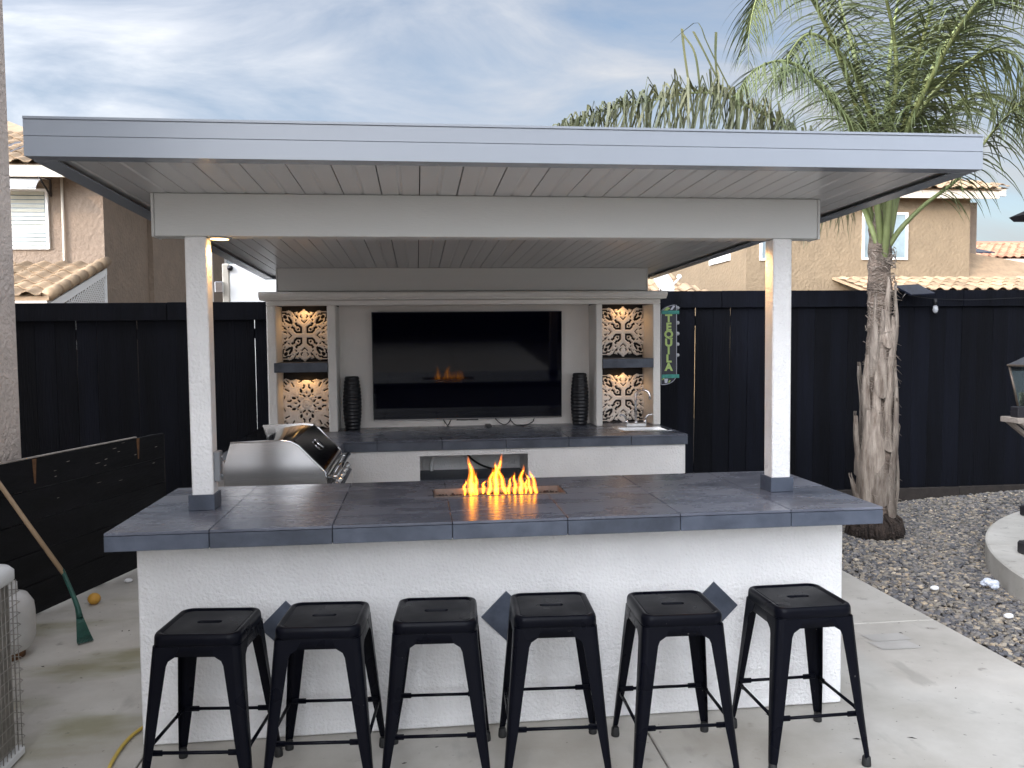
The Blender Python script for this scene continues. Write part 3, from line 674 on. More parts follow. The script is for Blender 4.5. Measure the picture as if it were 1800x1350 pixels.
# television, cables, remote
tv = thing('television', 'large black flat television reflecting the fire on the cream wall', 'television', (.42, 6.86, .97))
A = on_y(652, 550, 6.86); B = on_y(987, 733, 6.86)
TX0, TX1, TZ0, TZ1 = -.360, 1.203, .977, 1.866
obj('body', MB().box(TX0, TX1, 6.872, 6.895, TZ0, TZ1, .003), 'tvframe', tv)
obj('screen', MB().box(TX0+.006, TX1-.006, 6.868, 6.8715, TZ0+.012, TZ1-.006), 'screen', tv)
obj('bottom_trim', MB().box(TX0+.002, TX1-.002, 6.865, 6.8715, TZ0, TZ0+.0085, .001), 'steel_dark', tv)
obj('bracket_foot', MB().box(.32, .50, 6.875, 6.893, .966, .9765), 'tvframe', tv)
tv.rotation_euler.x = math.radians(2.5)
cb = thing('cable', 'black cables hanging below the television onto the back counter', 'cable', (.6, 6.85, .92))
for pts_ in ([(.21, 6.88, .976), (.245, 6.87, .93), (.275, 6.88, .976)], [(.245, 6.87, .93), (.247, 6.84, .926)], [(.64, 6.88, .976), (.68, 6.86, .94), (.72, 6.84, .927), (.76, 6.87, .95), (.77, 6.88, .976)], [(.77, 6.88, .96), (.80, 6.82, .928), (.86, 6.78, .926), (.94, 6.82, .94), (.97, 6.88, .972)], [(.80, 6.80, .926), (.88, 6.76, .926), (.96, 6.83, .955)]):
    obj('cord', MB().tube(catmull(pts_, 12), .004, 6), 'cable', cb)
tag(obj('remote_control', MB().box(.555, .60, 6.72, 6.86, .9205, .938, .004), 'tvframe'), 'small black remote lying under the television', 'remote')
tag(obj('nook_cable', MB().tube(catmull([(.35, 6.44, .80), (.40, 6.40, .72), (.50, 6.35, .66), (.62, 6.3, .632)], 12), .008, 6), 'cable'), 'black cable curving across the open nook under the back counter', 'cable')
tag(obj('nook_pipe', MB().tube(catmull([(.15, 6.44, .80), (.12, 6.40, .74), (.10, 6.38, .68), (.10, 6.38, .63)], 10), .014, 8), 'white'), 'white bent pipe at the left inside the open nook', 'pipe')

# vases
def vase(x, y, lab):
    pr = []; n = 15
    hh = .43
    for i in range(n):
        for q in range(6):
            t = (i+q/6)/n; r = .052+.022*math.sin(math.pi*(t*.92+.06))**.8; r += .0055*abs(math.sin(math.pi*q/6))-.004
            pr.append((r, t*hh))
    pr += [(.050, hh), (.043, hh), (.040, hh-.05)]
    tag(obj('vase', MB().lathe((x, y, .9205), pr, 32), 'vase'), lab, 'vase', 'black ribbed vases beside the television')
vase(-.52, 6.76, 'tall black ribbed vase left of the television'); vase(1.335, 6.76, 'tall black ribbed vase right of the television')

# sink and faucet
sk = thing('sink', 'small stainless drop-in sink at the right end of the back counter', 'sink', (1.74, 6.35, .92))
def ring(mb, r0, r1, z0_, z1_):
    a = [(r0[0], r0[2]), (r0[1], r0[2]), (r0[1], r0[3]), (r0[0], r0[3])]; b = [(r1[0], r1[2]), (r1[1], r1[2]), (r1[1], r1[3]), (r1[0], r1[3])]
    mb.add([(x, y, z0_) for x, y in a]+[(x, y, z1_) for x, y in b], [(i, (i+1) % 4, (i+1) % 4+4, i+4) for i in range(4)])
k1 = (SX0, SX1, SY0, SY1); k2 = (SX0+.012, SX1-.012, SY0+.012, SY1-.012); k3 = (SX0+.035, SX1-.035, SY0+.03, SY1-.10); k4 = (SX0+.045, SX1-.045, SY0+.04, SY1-.11)
mb = MB(); ring(mb, k1, k2, .9205, .926); ring(mb, k2, k3, .926, .925); ring(mb, k3, k4, .925, .80); mb.add([(k4[0], k4[2], .80), (k4[1], k4[2], .80), (k4[1], k4[3], .80), (k4[0], k4[3], .80)], [(0, 1, 2, 3)])
obj('basin', mb, 'steel', sk); obj('drain', MB().lathe((1.74, 6.31, .801), [(.03, 0), (.034, .003), (.03, .004)], 16), 'chrome', sk)
fc = thing('faucet', 'chrome gooseneck faucet with two lever handles behind the small sink', 'faucet', (1.74, 6.48, .92))
obj('base', MB().box(1.655, 1.815, 6.455, 6.505, .9265, .952, .006), 'white', fc)
ar = [(1.735, 6.48, .952), (1.735, 6.48, 1.10), (1.735, 6.48, 1.17)]+[(1.735+.052-.052*math.cos(a), 6.48-.03*math.sin(a/2)*0-.02*(1-math.cos(a)), 1.17+.052*math.sin(a)) for a in np.linspace(.3, math.pi, 9)]+[(1.84, 6.44, 1.145)]
obj('spout', MB().tube(ar, .0095, 12), 'chrome', fc); obj('spout_collar', MB().lathe((1.735, 6.48, .952), [(.017, 0), (.017, .012), (.011, .018)], 14), 'chrome', fc)
for s, x in ((-1, 1.66), (1, 1.81)):
    h = obj('handle', MB().lathe((x, 6.48, .953), [(.016, 0), (.014, .02), (.008, .03)], 12).tube(catmull([(x, 6.48, .975), (x+s*.008, 6.475, 1.0), (x+s*.028, 6.47, 1.02), (x+s*.06, 6.46, 1.022)], 8), [.008]*5+[.007, .006, .006, .005], 8), 'chrome', fc)

# tequila sign
sg = thing('tequila_sign', 'narrow black tequila sign with lime letters and round bulbs beside the niche wall', 'sign', (2.06, 6.66, 1.57))
def sgp(px, py): v = on_y(px, py, 6.64); return v.x, v.z
sx0, sx1, sz0, sz1 = 1.993, 2.122, 1.25, 1.903
outl = [(sx0, sz0)]+[(sx0+.02+(sx1-sx0-.02)*math.sin(t), sz0+.085-.085*math.cos(t)) for t in np.linspace(0, math.pi/2, 8)]
outl += [(sx1, sz1-.002)]+[(sx1-(sx1-sx0)*math.sin(t), sz1-.08+.08*math.cos(t)) for t in np.linspace(.2, math.pi/2, 8)]
obj('board', MB().prism(outl, 'y', 6.64, 6.70), 'signblack', sg)
c_ = Vector((sum(p[0] for p in outl)/len(outl), 0, sum(p[1] for p in outl)/len(outl)))
obj('rim', MB().tube([(x, 6.639, z) for x, z in outl]+[(outl[0][0], 6.639, outl[0][1])], .0028, 6), 'signrim', sg)
for z in (1.842, 1.318):
    obj('teal_band', MB().box(sx0+.001, sx1+.02, 6.628, 6.6385, z-.015, z+.015, .002), 'teal', sg)
for z in (1.878, 1.757, 1.667, 1.58, 1.49):
    b = obj('bulb_socket', MB().tube([(sx1, 6.67, z), (sx1+.010, 6.67, z)], .012, 10), 'signrim', sg)
    obj('bulb', MB().sphere((sx1+.018, 6.665, z), .0155, 12, 8), 'bulb', sg)
def text_mesh(ch, h):
    c = bpy.data.curves.new('letter', 'FONT'); c.body = ch; c.size = h*1.42; c.extrude = .002; c.offset = .0038; c.align_x = 'CENTER'
    o = bpy.data.objects.new('tmp', c); COL.objects.link(o); dg = bpy.context.evaluated_depsgraph_get(); dg.update()
    me = bpy.data.meshes.new_from_object(o.evaluated_get(dg)); bpy.data.objects.remove(o); me.materials.clear(); me.materials.append(mt['lime']); return me
lz = [1.765, 1.696, 1.634, 1.566, 1.502, 1.435, 1.366]
for ch, z in zip('TEQUILA', lz):
    put('letter', text_mesh(ch, .060), sg, T(sx0+.062, 6.637, z) @ Matrix.Rotation(math.pi/2, 4, 'X') @ Matrix.Diagonal((1.05 if ch not in 'I' else 1, 1, 1, 1)))
obj('lime_wedge', MB().sphere((sx0+.052, 6.638, 1.873), .016, 10, 6, (1.3, .2, .7)).sphere((sx0+.04, 6.638, 1.861), .014, 10, 6, (1.3, .2, .6)), 'lime', sg)
obj('glass_emblem', MB().prism([(sx0+.075, 1.862), (sx0+.092, 1.862), (sx0+.118, 1.893), (sx0+.10, 1.897)], 'y', 6.636, 6.639), 'signrim', sg)
obj('glass_emblem', MB().prism([(sx0+.03, 1.262), (sx0+.05, 1.262), (sx0+.056, 1.298), (sx0+.024, 1.298)], 'y', 6.636, 6.639), 'signrim', sg)
obj('lime_wedge', MB().tube([(sx0+.058, 6.637, 1.268), (sx0+.068, 6.637, 1.272), (sx0+.072, 6.637, 1.285)], .006, 6).tube([(sx0+.008, 6.637, 1.288), (sx0+.015, 6.637, 1.299), (sx0+.025, 6.637, 1.302)], .005, 6), 'lime', sg)

# ------------------------------------------------------------------ grill
GY0, GY1 = 4.51, 5.47
gr = thing('grill', 'stainless steel built-in gas grill with closed hood left of the bar', 'grill', (-.8, 5, .7))
side = [(-1.02, .70), (-1.02, .985), (-.985, 1.10), (-.72, 1.107), (-.675, 1.100), (-.635, 1.078), (-.575, 1.012), (-.525, .960), (-.500, .935), (-.493, .90), (-.493, .70)]
obj('hood_side', MB().prism([(x, z) for x, z in side], 'y', GY0, GY0+.018), 'steel', gr)
obj('hood_side', MB().prism([(x, z) for x, z in side], 'y', GY1-.018, GY1), 'steel', gr)
hd = MB(); prof_h = side[1:-1]; inn = [(x*.995-.002 if i > 3 else x, z-.006) for i, (x, z) in enumerate(prof_h)]
q = len(inn)
hd.add([(x, GY0+.0185, z) for x, z in inn]+[(x, GY1-.0185, z) for x, z in inn], [(i, i+1, i+1+q, i+q) for i in range(q-1)], True)
hood = obj('hood', hd, 'steel_mirror', gr)
obj('hood_front', MB().prism([(-.668, 1.094), (-.518, .945), (-.512, .951), (-.662, 1.100)], 'y', GY0+.05, GY1-.05), 'steel_dark', gr)
edge = [(x, GY0-.001, z) for x, z in side[2:]]
obj('hood_rim', MB().tube(edge, .005, 6), 'chrome', gr)
th = obj('thermometer', MB().lathe((0, 0, 0), [(.035, 0), (.038, .008), (.032, .014)], 20).xf(T(-.585, 4.98, 1.026) @ Matrix.Rotation(math.radians(45), 4, 'Y')), 'chrome', gr)
hb = obj('handle', MB().tube([(-.45, GY0+.03, .90), (-.45, GY1-.03, .90)], .0145, 12), 'chrome', gr)
for y in (GY0+.06, GY1-.06): obj('handle_bracket', MB().box(-.515, -.452, y-.012, y+.012, .893, .905, .003), 'chrome', hb)
obj('control_panel', MB().prism([(-.505, .86), (-.43, .80), (-.425, .70), (-.52, .70)], 'y', GY0+.02, GY1-.02), 'steel', gr)
for k in range(5):
    y = GY0+.12+k*.18; kb = obj('knob', MB().lathe((0, 0, 0), [(.026, 0), (.026, .008), (.019, .012), (.017, .034), (.008, .036)], 16).xf(T(-.467, y, .832) @ Matrix.Rotation(math.radians(52), 4, 'Y')), 'chrome', gr)
obj('back_panel', MB().box(-1.10, -1.021, GY0+.004, GY1, .70, 1.005, .003), 'steel', gr)
lp = [(-1.022, 1.02), (-1.018, .80), (-.90, .758), (-.885, .775), (-.882, .80), (-.87, .80)]
obj('side_seam', MB().tube([(x, GY0-.001, z) for x, z in lp[1:]], .003, 5), 'steel_dark', gr)
obj('rotisserie_hole', MB().tube([(-.868, GY0-.003, .825), (-.868, GY0+.004, .825)], .015, 12), 'rust', gr)
obj('bolt', MB().sphere((-.965, GY0, .815), .006, 8, 6), 'chrome', gr)
obj('bolt', MB().sphere((-1.06, GY0+.003, .88), .005, 8, 6), 'chrome', gr)

# ------------------------------------------------------------------ stools
def rsq(a, r, n=48):
    out = []; q = n//4
    for c in range(4):
        cx, cy = [(1, 1), (-1, 1), (-1, -1), (1, -1)][c]
        for i in range(q):
            t = math.pi/2*c+math.pi/2*i/(q-1); out.append((cx*(a-r)+r*math.cos(t), cy*(a-r)+r*math.sin(t)))
    return out
def stadium(hx, hy, n=48):
    out = []
    for i in range(n):
        c = i//(n//4); t = math.pi/2*(i % (n//4))/(n//4-1)+math.pi/2*c
        out.append(((hx-hy)*(1 if c in (0, 3) else -1)+hy*math.cos(t), hy*math.sin(t)))
    return out
def loops(mb, ls, smooth=True):
    n = len(ls[0]); vs = [p for l in ls for p in l]
    mb.add(vs, [(i*n+k, i*n+(k+1) % n, (i+1)*n+(k+1) % n, (i+1)*n+k) for i in range(len(ls)-1) for k in range(n)], smooth)
def stool_meshes():
    D = {}
    mb = MB(); st = stadium(.045, .0135)
    loops(mb, [[(x, y, .575) for x, y in st], [(x, y, .602) for x, y in st], [(x*1.03, y*1.12, .6045) for x, y in st]], True)
    loops(mb, [[(x*1.03, y*1.12, .6045) for x, y in st]]+[[(x, y, .6045) for x, y in rsq(.124, .028)]], False)
    ls = []
    for a, r, z in ((.124, .028, .6045), (.1265, .0285, .6028), (.130, .030, .6028), (.136, .034, .6085), (.143, .037, .610), (.149, .040, .6075), (.1525, .042, .601), (.154, .043, .594), (.155, .043, .570), (.1535, .042, .5685), (.1535, .042, .585)):
        ls.append([(x, y, z) for x, y in rsq(a, r)])
    loops(mb, ls); D['seat'] = mb.mesh('seat', mt['blackmetal'])
    mb = MB(); ls = []
    for a, z in ((.1515, .572), (.1525, .568), (.157, .532), (.1535, .531), (.149, .570)): ls.append([(x, y, z) for x, y in rsq(a, .04)])
    loops(mb, ls); D['apron'] = mb.mesh('apron', mt['blackmetal'])
    # leg: folded tapered angle; built for corner (+,+)
    mb = MB(); secs = []
    for z, w in ((.566, .10), (.532, .088), (.517, .066), (.50, .060), (.35, .050), (.20, .041), (.10, .031), (.045, .026), (.028, .022)):
        c = .1535+(.566-z)/.54*.046+.001; r = min(.024, w*.6); th = .0028
        def sec(off):
            o = []
            o.append((c-w, c-off)); o.append((c-r, c-off))
            for t in (22.5, 45, 67.5): a = math.radians(90-t); o.append((c-r+(r-off)*math.cos(a), c-r+(r-off)*math.sin(a)))
            o.append((c-off, c-r)); o.append((c-off, c-w)); return o
        secs.append([(x, y, z) for x, y in sec(0)]+[(x, y, z) for x, y in sec(th)[::-1]])
    loops(mb, secs, False); k = len(secs[0]); mb.f.append(tuple(range(k))); mb.sm.append(False); mb.f.append(tuple(range(len(mb.v)-k, len(mb.v)))); mb.sm.append(False)
    D['leg'] = mb.mesh('leg', mt['blackmetal'])
    c = .1535+.0458; D['foot'] = MB().lathe((c-.012, c-.012, 0), [(.0165, 0), (.0175, .006), (.015, .034), (.012, .038)], 14).mesh('rubber_foot', mt['rubber'])
    zb = .20; cc = .1535+(.566-zb)/.54*.046-.006; hw = cc-.02
    mb = MB().tube([(-hw+.012, -cc+.003, zb), (hw-.012, -cc+.003, zb)], .0065, 8)
    for s in (-1, 1): mb.box(min(s*(hw-.045), s*(hw+.012)), max(s*(hw-.045), s*(hw+.012)), -cc-.001, -cc+.006, zb-.0105, zb+.0105, .002)
    D['bar'] = mb.mesh('crossbar', mt['blackmetal'])
    mb = MB().box(-.165, .165, -.032, .032, .566, .570).box(-.19, -.1651, -.012, .012, .540, .570).box(.1651, .19, -.012, .012, .540, .570); D['brace'] = mb.mesh('brace', mt['blackmetal'])
    return D
SM = stool_meshes()
labs = ['leftmost black metal bar stool in front of the white bar', 'second black metal stool from the left, covering the left accent tile', 'third black metal stool from the left, below the middle of the bar', 'fourth black metal stool from the left, covering the centre accent tile', 'fifth black metal stool from the left, covering the right accent tile', 'rightmost black metal bar stool near the right end of the white bar']
pos = [(-.772, 3.115, -6), (-.360, 3.13, -4.5), (.058, 3.125, -4), (.502, 3.125, -3), (.968, 3.075, -1.5), (1.482, 3.09, 1)]
for lab, (x, y, a) in zip(labs, pos):
    st = thing('bar_stool', lab, 'stool', (x, y, 0), 'black stools lined up at the bar')
    st.rotation_euler.z = math.radians(a)
    def part(nm, me, parent, r=0):
        o = bpy.data.objects.new(nm, me); COL.objects.link(o); o.parent = parent; o.rotation_euler.z = r; return o
    part('seat', SM['seat'], st); part('apron', SM['apron'], st)
    for k in range(4):
        lg_ = part('leg', SM['leg'], st, k*math.pi/2); part('rubber_foot', SM['foot'], lg_)
        part('crossbar', SM['bar'], st, k*math.pi/2)
    for k in (0, 1): part('brace', SM['brace'], st, math.pi/4+k*math.pi/2)

# ------------------------------------------------------------------ left side: own house, gate panel, AC, tank, rake
own = thing('house', 'textured tan stucco house wall at the left edge, beside the yard', 'house', (-5.9, -1.4, 0))
OX = -2.405; OY = 5.345
obj('wall', MB().box(-11.5, OX, -3, OY, .002, 5.25), 'ownst', own)
rf = MB(); ov = .5; x0_, x1_, y0_, y1_ = -11.5-ov, OX+ov, -3-ov, OY+ov
# keep the eave off the visible corner: the roof starts above the frame
rf.add([(x0_, y0_, 5.252), (x1_, y0_, 5.252), (x1_, y1_, 5.252), (x0_, y1_, 5.252), (-7, y0_+4.2, 6.9), (-7, y1_-4.2, 6.9)], [(0, 1, 2, 3), (0, 1, 4), (1, 2, 5, 4), (2, 3, 5), (3, 0, 4, 5)])
obj('roof', rf, 'rtile', own)
gt = thing('gate_panel', 'low worn black gate of horizontal boards leaning by the house wall', 'gate', (-2.1, 5.7, 0))
GA = Vector((-2.372, 4.90, 0)); GB = Vector((-1.921, 6.553, 0)); gd = (GB-GA).normalized(); gl = (GB-GA).length; gn = Vector((gd.y, -gd.x, 0))
GM = Matrix(((gd.x, -gn.x, 0, GA.x), (gd.y, -gn.y, 0, GA.y), (0, 0, 1, 0), (0, 0, 0, 1)))
zs = [.012, .20, .39, .58, .765, .952]
for i in range(5):
    jit = random.uniform(-.002, .002)
    obj('board', MB().box(0, gl+random.uniform(-.004, .004), .0+jit, .020+jit, zs[i]+.0022, zs[i+1]-.0022, .003).xf(GM), 'gatewood', gt)
for u in (.10, gl*.55, gl-.10): obj('batten', MB().box(u-.045, u+.045, .023, .058, .02, .945).xf(GM), 'gatewood', gt)
obj('top_edge', MB().box(.0, gl*.80, -.002, .0225, .9525, .9605, .002).xf(GM), 'wornwood', gt)
obj('end_edge', MB().box(gl+.0045, gl+.008, .001, .018, .03, .94).xf(GM), 'brownwood', gt)
for u in (.34, 1.38): obj('strap_hinge', MB().add([tuple(GM @ Vector(p)) for p in ((u-.018, -.003, .948), (u+.018, -.003, .948), (u+.006, -.003, .80), (u-.006, -.003, .80), (u-.018, -.0002, .948), (u+.018, -.0002, .948), (u+.006, -.0002, .80), (u-.006, -.0002, .80))], [(0, 1, 2, 3), (7, 6, 5, 4), (0, 4, 5, 1), (2, 6, 7, 3), (1, 5, 6, 2), (0, 3, 7, 4)]), 'rust', gt)
for k in range(15):
    u = random.uniform(.5, gl-.1); z = random.choice([random.uniform(.80, .94), random.uniform(.60, .76), random.uniform(.80, .92)]); w = random.uniform(.006, .03); h = random.uniform(.001, .0035)
    pl = [(u-w, z), (u-w*.3, z-h), (u+w*.7, z-h*.3), (u+w, z+h*.4), (u+w*.1, z+h)]
    obj('paint_chip', MB().add([tuple(GM @ Vector((a, -.0028, b))) for a, b in pl], [(0, 1, 2, 3, 4)]), 'wornwood', gt)

ac = thing('air_conditioner', 'grey wire caged air conditioner with white cap at the lower left corner', 'air conditioner', (-1.92, 3.05, 0))
AX0, AX1, AY0, AY1 = -2.235, -1.57, 2.74, 3.43
obj('coil', MB().box(AX0+.04, AX1-.022, AY0+.04, AY1-.022, .03, .72, .02), 'acfin', ac)
obj('base', MB().box(AX0, AX1, AY0, AY1, .002, .045, .01), 'acwhite', ac)
cp = MB(); lsx = []
for off, z in ((.0, .712), (-.010, .722), (-.010, .757), (.002, .774), (.03, .784), (.2, .79)):
    lsx.append([((AX0+AX1)/2+x, (AY0+AY1)/2+y, z) for x, y in rsq((AX1-AX0)/2-off, .07)])
loops(cp, lsx); k = len(lsx[0]); cp.f.append(tuple(range(len(cp.v)-k, len(cp.v)))); cp.sm.append(False); cp.f.append(tuple(range(k))); cp.sm.append(False)
obj('cap', cp, 'acwhite', ac)
for (xa, ya) in [(AX1, AY1-.03-i*.03) for i in range(21)]+[(AX1-.03-i*.05, AY1) for i in range(12)]:
    obj('guard_wire', MB().tube([(xa, ya, .045), (xa, ya, .715)], .0019, 5), 'acwire', ac)
for z in [.08+i*.045 for i in range(14)]:
    obj('guard_wire', MB().tube([(AX1+.003, AY0+.05, z), (AX1+.003, AY1-.01, z), (AX1-.01, AY1+.003, z), (AX0+.05, AY1+.003, z)], .0017, 5), 'acwire', ac)
tk = thing('propane_tank', 'pale grey propane tank standing behind the air conditioner', 'propane tank', (-2.165, 4.53, 0))
obj('body', MB().lathe((-2.165, 4.53, .03), [(.09, 0), (.13, .02), (.15, .07), (.152, .12), (.152, .20), (.147, .25), (.12, .295), (.07, .315)], 28), 'tank', tk)
obj('foot_ring', MB().lathe((-2.165, 4.53, .002), [(.10, 0), (.10, .05), (.095, .05), (.095, 0)], 24), 'rust', tk)
obj('collar', MB().lathe((-2.165, 4.53, .33), [(.075, 0), (.075, .06), (.07, .06), (.07, 0)], 24), 'tank', tk)
obj('valve', MB().lathe((-2.165, 4.53, .34), [(.02, 0), (.02, .03), (.025, .035), (.025, .05)], 12), 'chrome', tk)
rk_ = thing('rake', 'old rake with wooden handle and green head leaning on the low gate', 'rake', (-1.83, 4.70, 0))
R0 = Vector((-2.395, 4.868, 1.0)); R1 = on_y(112, 1008, 4.80); R2 = on_y(134, 1060, 4.74); R3 = on_y(140, 1085, 4.72); R4 = on_y(149, 1124, 4.70); R4.z = .012
obj('handle', MB().tube([R0, R0.lerp(R1, .5)+Vector((.0, 0, -.004)), R1], [.0125, .013, .0135], 10), 'rakewood', rk_)
obj('socket', MB().tube(catmull([R1-(R1-R0).normalized()*.02, R1, R2, R3], 8), [.0165, .0165, .015, .0135, .014, .0155, .017, .019, .021], 10, flat=.8), 'green', rk_)
hdv = (R4-R3); sdv = Vector((.75, .66, 0)).normalized()
for i in range(11):
    s = (i-5)/5
    e = R4+sdv*(s*.038)+Vector((0, 0, .004)); mid = R3.lerp(R4, .75)+sdv*(s*.032)
    obj('tine', MB().tube(catmull([R3+sdv*s*.015, mid, e, e+Vector((.012, -.02, -.006))], 8), .0036, 5), 'green', rk_)
for t, w in ((.25, .018), (.55, .026), (.8, .033)): c = R3.lerp(R4, t); obj('tine_brace', MB().tube([c-sdv*w, c+sdv*w], .004, 5), 'green', rk_)
tag(obj('orange', MB().sphere((-2.03, 5.39, .038), .038, 16, 10, (1, 1, .95)), 'orange'), 'small yellow orange fruit lying on the concrete near the rake', 'fruit')
tag(obj('garden_hose', MB().tube(catmull([(-1.10, 3.70, .012), (-1.165, 3.60, .012), (-1.20, 3.47, .012), (-1.195, 3.27, .012), (-1.15, 3.0, .012), (-1.2, 2.6, .012), (-1.5, 2.2, .012)], 40), .0075, 8), 'hose'), 'yellow cord lying on the concrete at the left end of the bar', 'cord')
tag(obj('litter', MB().sphere((-1.98, 5.86, .016), .03, 7, 5, (1, .8, .5), False), 'paper'), 'small white scrap on the concrete at the foot of the low gate', 'litter')

db = MB(); rq = random.Random(21)
for k in range(46):
    x = rq.uniform(-2.0, 2.8); y = rq.uniform(2.5, 5.4); a = rq.random()*6.28; l1 = rq.uniform(.004, .022); w1 = rq.uniform(.002, .006)
    if WXL-.05 < x < WXR+.05 and y > WY-.03: continue
    ca_, sa_ = math.cos(a), math.sin(a); P_ = [(-l1, 0, .001), (0, -w1, .004), (l1, 0, .001), (0, w1, .0035), (0, 0, .0005)]
    db.add([(x+u*ca_-w*sa_, y+u*sa_+w*ca_, z) for u, w, z in P_], [(0, 1, 3), (1, 2, 3), (0, 4, 1), (1, 4, 2), (2, 4, 3), (3, 4, 0)])
do = obj('leaf_litter', db, 'brownwood'); stuff(do); do['label'] = 'dry leaf bits and grit scattered on the concrete patio'

# ------------------------------------------------------------------ palm tree
PX, PY = 3.76, 6.40
palm = thing('palm_tree', 'queen palm with shaggy grey trunk and long arching fronds right of the bar', 'palm tree', (PX, PY, 0))
def tr_r(z): return .158-.030*min(1, z/.9)-.034*max(0, min(1, (z-.9)/1.3))
prf = []
for i in range(44):
    z = i/43*2.55; prf.append((tr_r(z)-.012+.006*math.sin(z*41)+.004*math.sin(z*97+1), z))
tk_ = MB().lathe((0, 0, 0), prf, 26)
tk_.v = [(PX+x*(1+.10*math.sin(3*math.atan2(y, x)+z*5)+.05*math.sin(7*math.atan2(y, x)-z*13))-.03*(1-z/2.4)+.02*math.sin(z*2), PY+y*(1+.07*math.sin(4*math.atan2(y, x)-z*6)), z) for x, y, z in tk_.v]
trunk = obj('trunk', tk_, 'bark', palm)
rm = MB()
for k in range(260):
    a = random.random()*6.283; r0 = .13; r1 = random.uniform(.17, .225)
    p0 = Vector((PX-.03+r0*math.cos(a), PY+r0*math.sin(a), random.uniform(.10, .20))); p1 = Vector((PX-.03+r1*math.cos(a+.15), PY+r1*math.sin(a+.15), random.uniform(-.02, .03)))
    rm.tube([p0, (p0+p1)/2+Vector((.02*math.cos(a), .02*math.sin(a), .03)), p1], .012, 4)
stuff(obj('root_mass', rm, 'root', palm))
# old leaf-base sheaths
def sheath(a, z0_, z1_, wd, lift, tip=.15):
    mb = MB(); n = 10; k = 7; V = []
    for i in range(n+1):
        t = i/n; z = z0_+(z1_-z0_)*t; r = tr_r(z)+.006+lift*t**2.2+.012*math.sin(t*7+a*3); w = wd*((1-t)**.8*(1-tip)+tip)*(1 if t > .08 else .7)
        for j in range(k):
            s = (j/(k-1)-.5)*2; an = a+w*s; rr = r+.014*(1-s*s)+random.uniform(-.002, .002)
            V.append((PX-.03*(1-z/2.4)+rr*math.cos(an), PY+rr*math.sin(an), z+.02*math.sin(s*2+a)))
    mb.add(V, [(i*k+j, i*k+j+1, (i+1)*k+j+1, (i+1)*k+j) for i in range(n) for j in range(k-1)], True)
    V2 = [(PX+(x-PX)*.93, PY+(y-PY)*.93, z) for x, y, z in V]
    mb.add(V2, [(i*k+j, (i+1)*k+j, (i+1)*k+j+1, i*k+j+1) for i in range(n) for j in range(k-1)], True)
    return obj('leaf_base', mb, 'boot', palm)
r_ = math.radians
for a, z0_, z1_, wd, lf in ((-150, .15, 1.05, .62, .035), (-105, .28, .98, .50, .0), (-60, .18, 1.12, .50, .035), (-20, .2, .9, .6, .03), (-125, .55, 1.35, .55, .01), (-80, .72, 1.40, .50, .012), (-40, .62, 1.45, .5, .01), (-165, .8, 1.5, .5, .02), (-110, 1.15, 1.85, .48, .005), (-65, 1.2, 1.8, .48, .008), (-140, 1.3, 1.98, .42, .01), (-90, 1.55, 2.1, .42, .0), (-35, 1.4, 2.05, .4, .015), (170, .25, 1.0, .5, .05), (-175, .12, .50, .3, .10), (30, .3, 1.2, .7, .02), (90, .3, 1.3, .8, .02), (140, .5, 1.4, .7, .02)):
    sheath(r_(a), z0_, z1_, wd, lf)
fb = MB()
for k in range(640):
    z = random.choice([random.uniform(.2, 1.4), random.uniform(1.2, 2.35), random.uniform(1.3, 2.35)]); a = random.uniform(r_(-200), r_(20)); r = tr_r(z)+random.uniform(-.004, .016); ln_ = random.uniform(.04, .17); up = random.uniform(-.06, .05)
    pts_ = []
    fly = random.random() < .16
    for q in range(4):
        t = q/3; rr = r+(.05*t*t if fly else 0); an = a+ln_/r*.7*t
        pts_.append((PX-.03*(1-z/2.4)+rr*math.cos(an), PY+rr*math.sin(an), z+up*t-(.03*t*t if fly else 0)))
    fb.tube(pts_, [.0032, .003, .0022, .001], 4)
stuff(obj('fibre', fb, 'boot', palm))

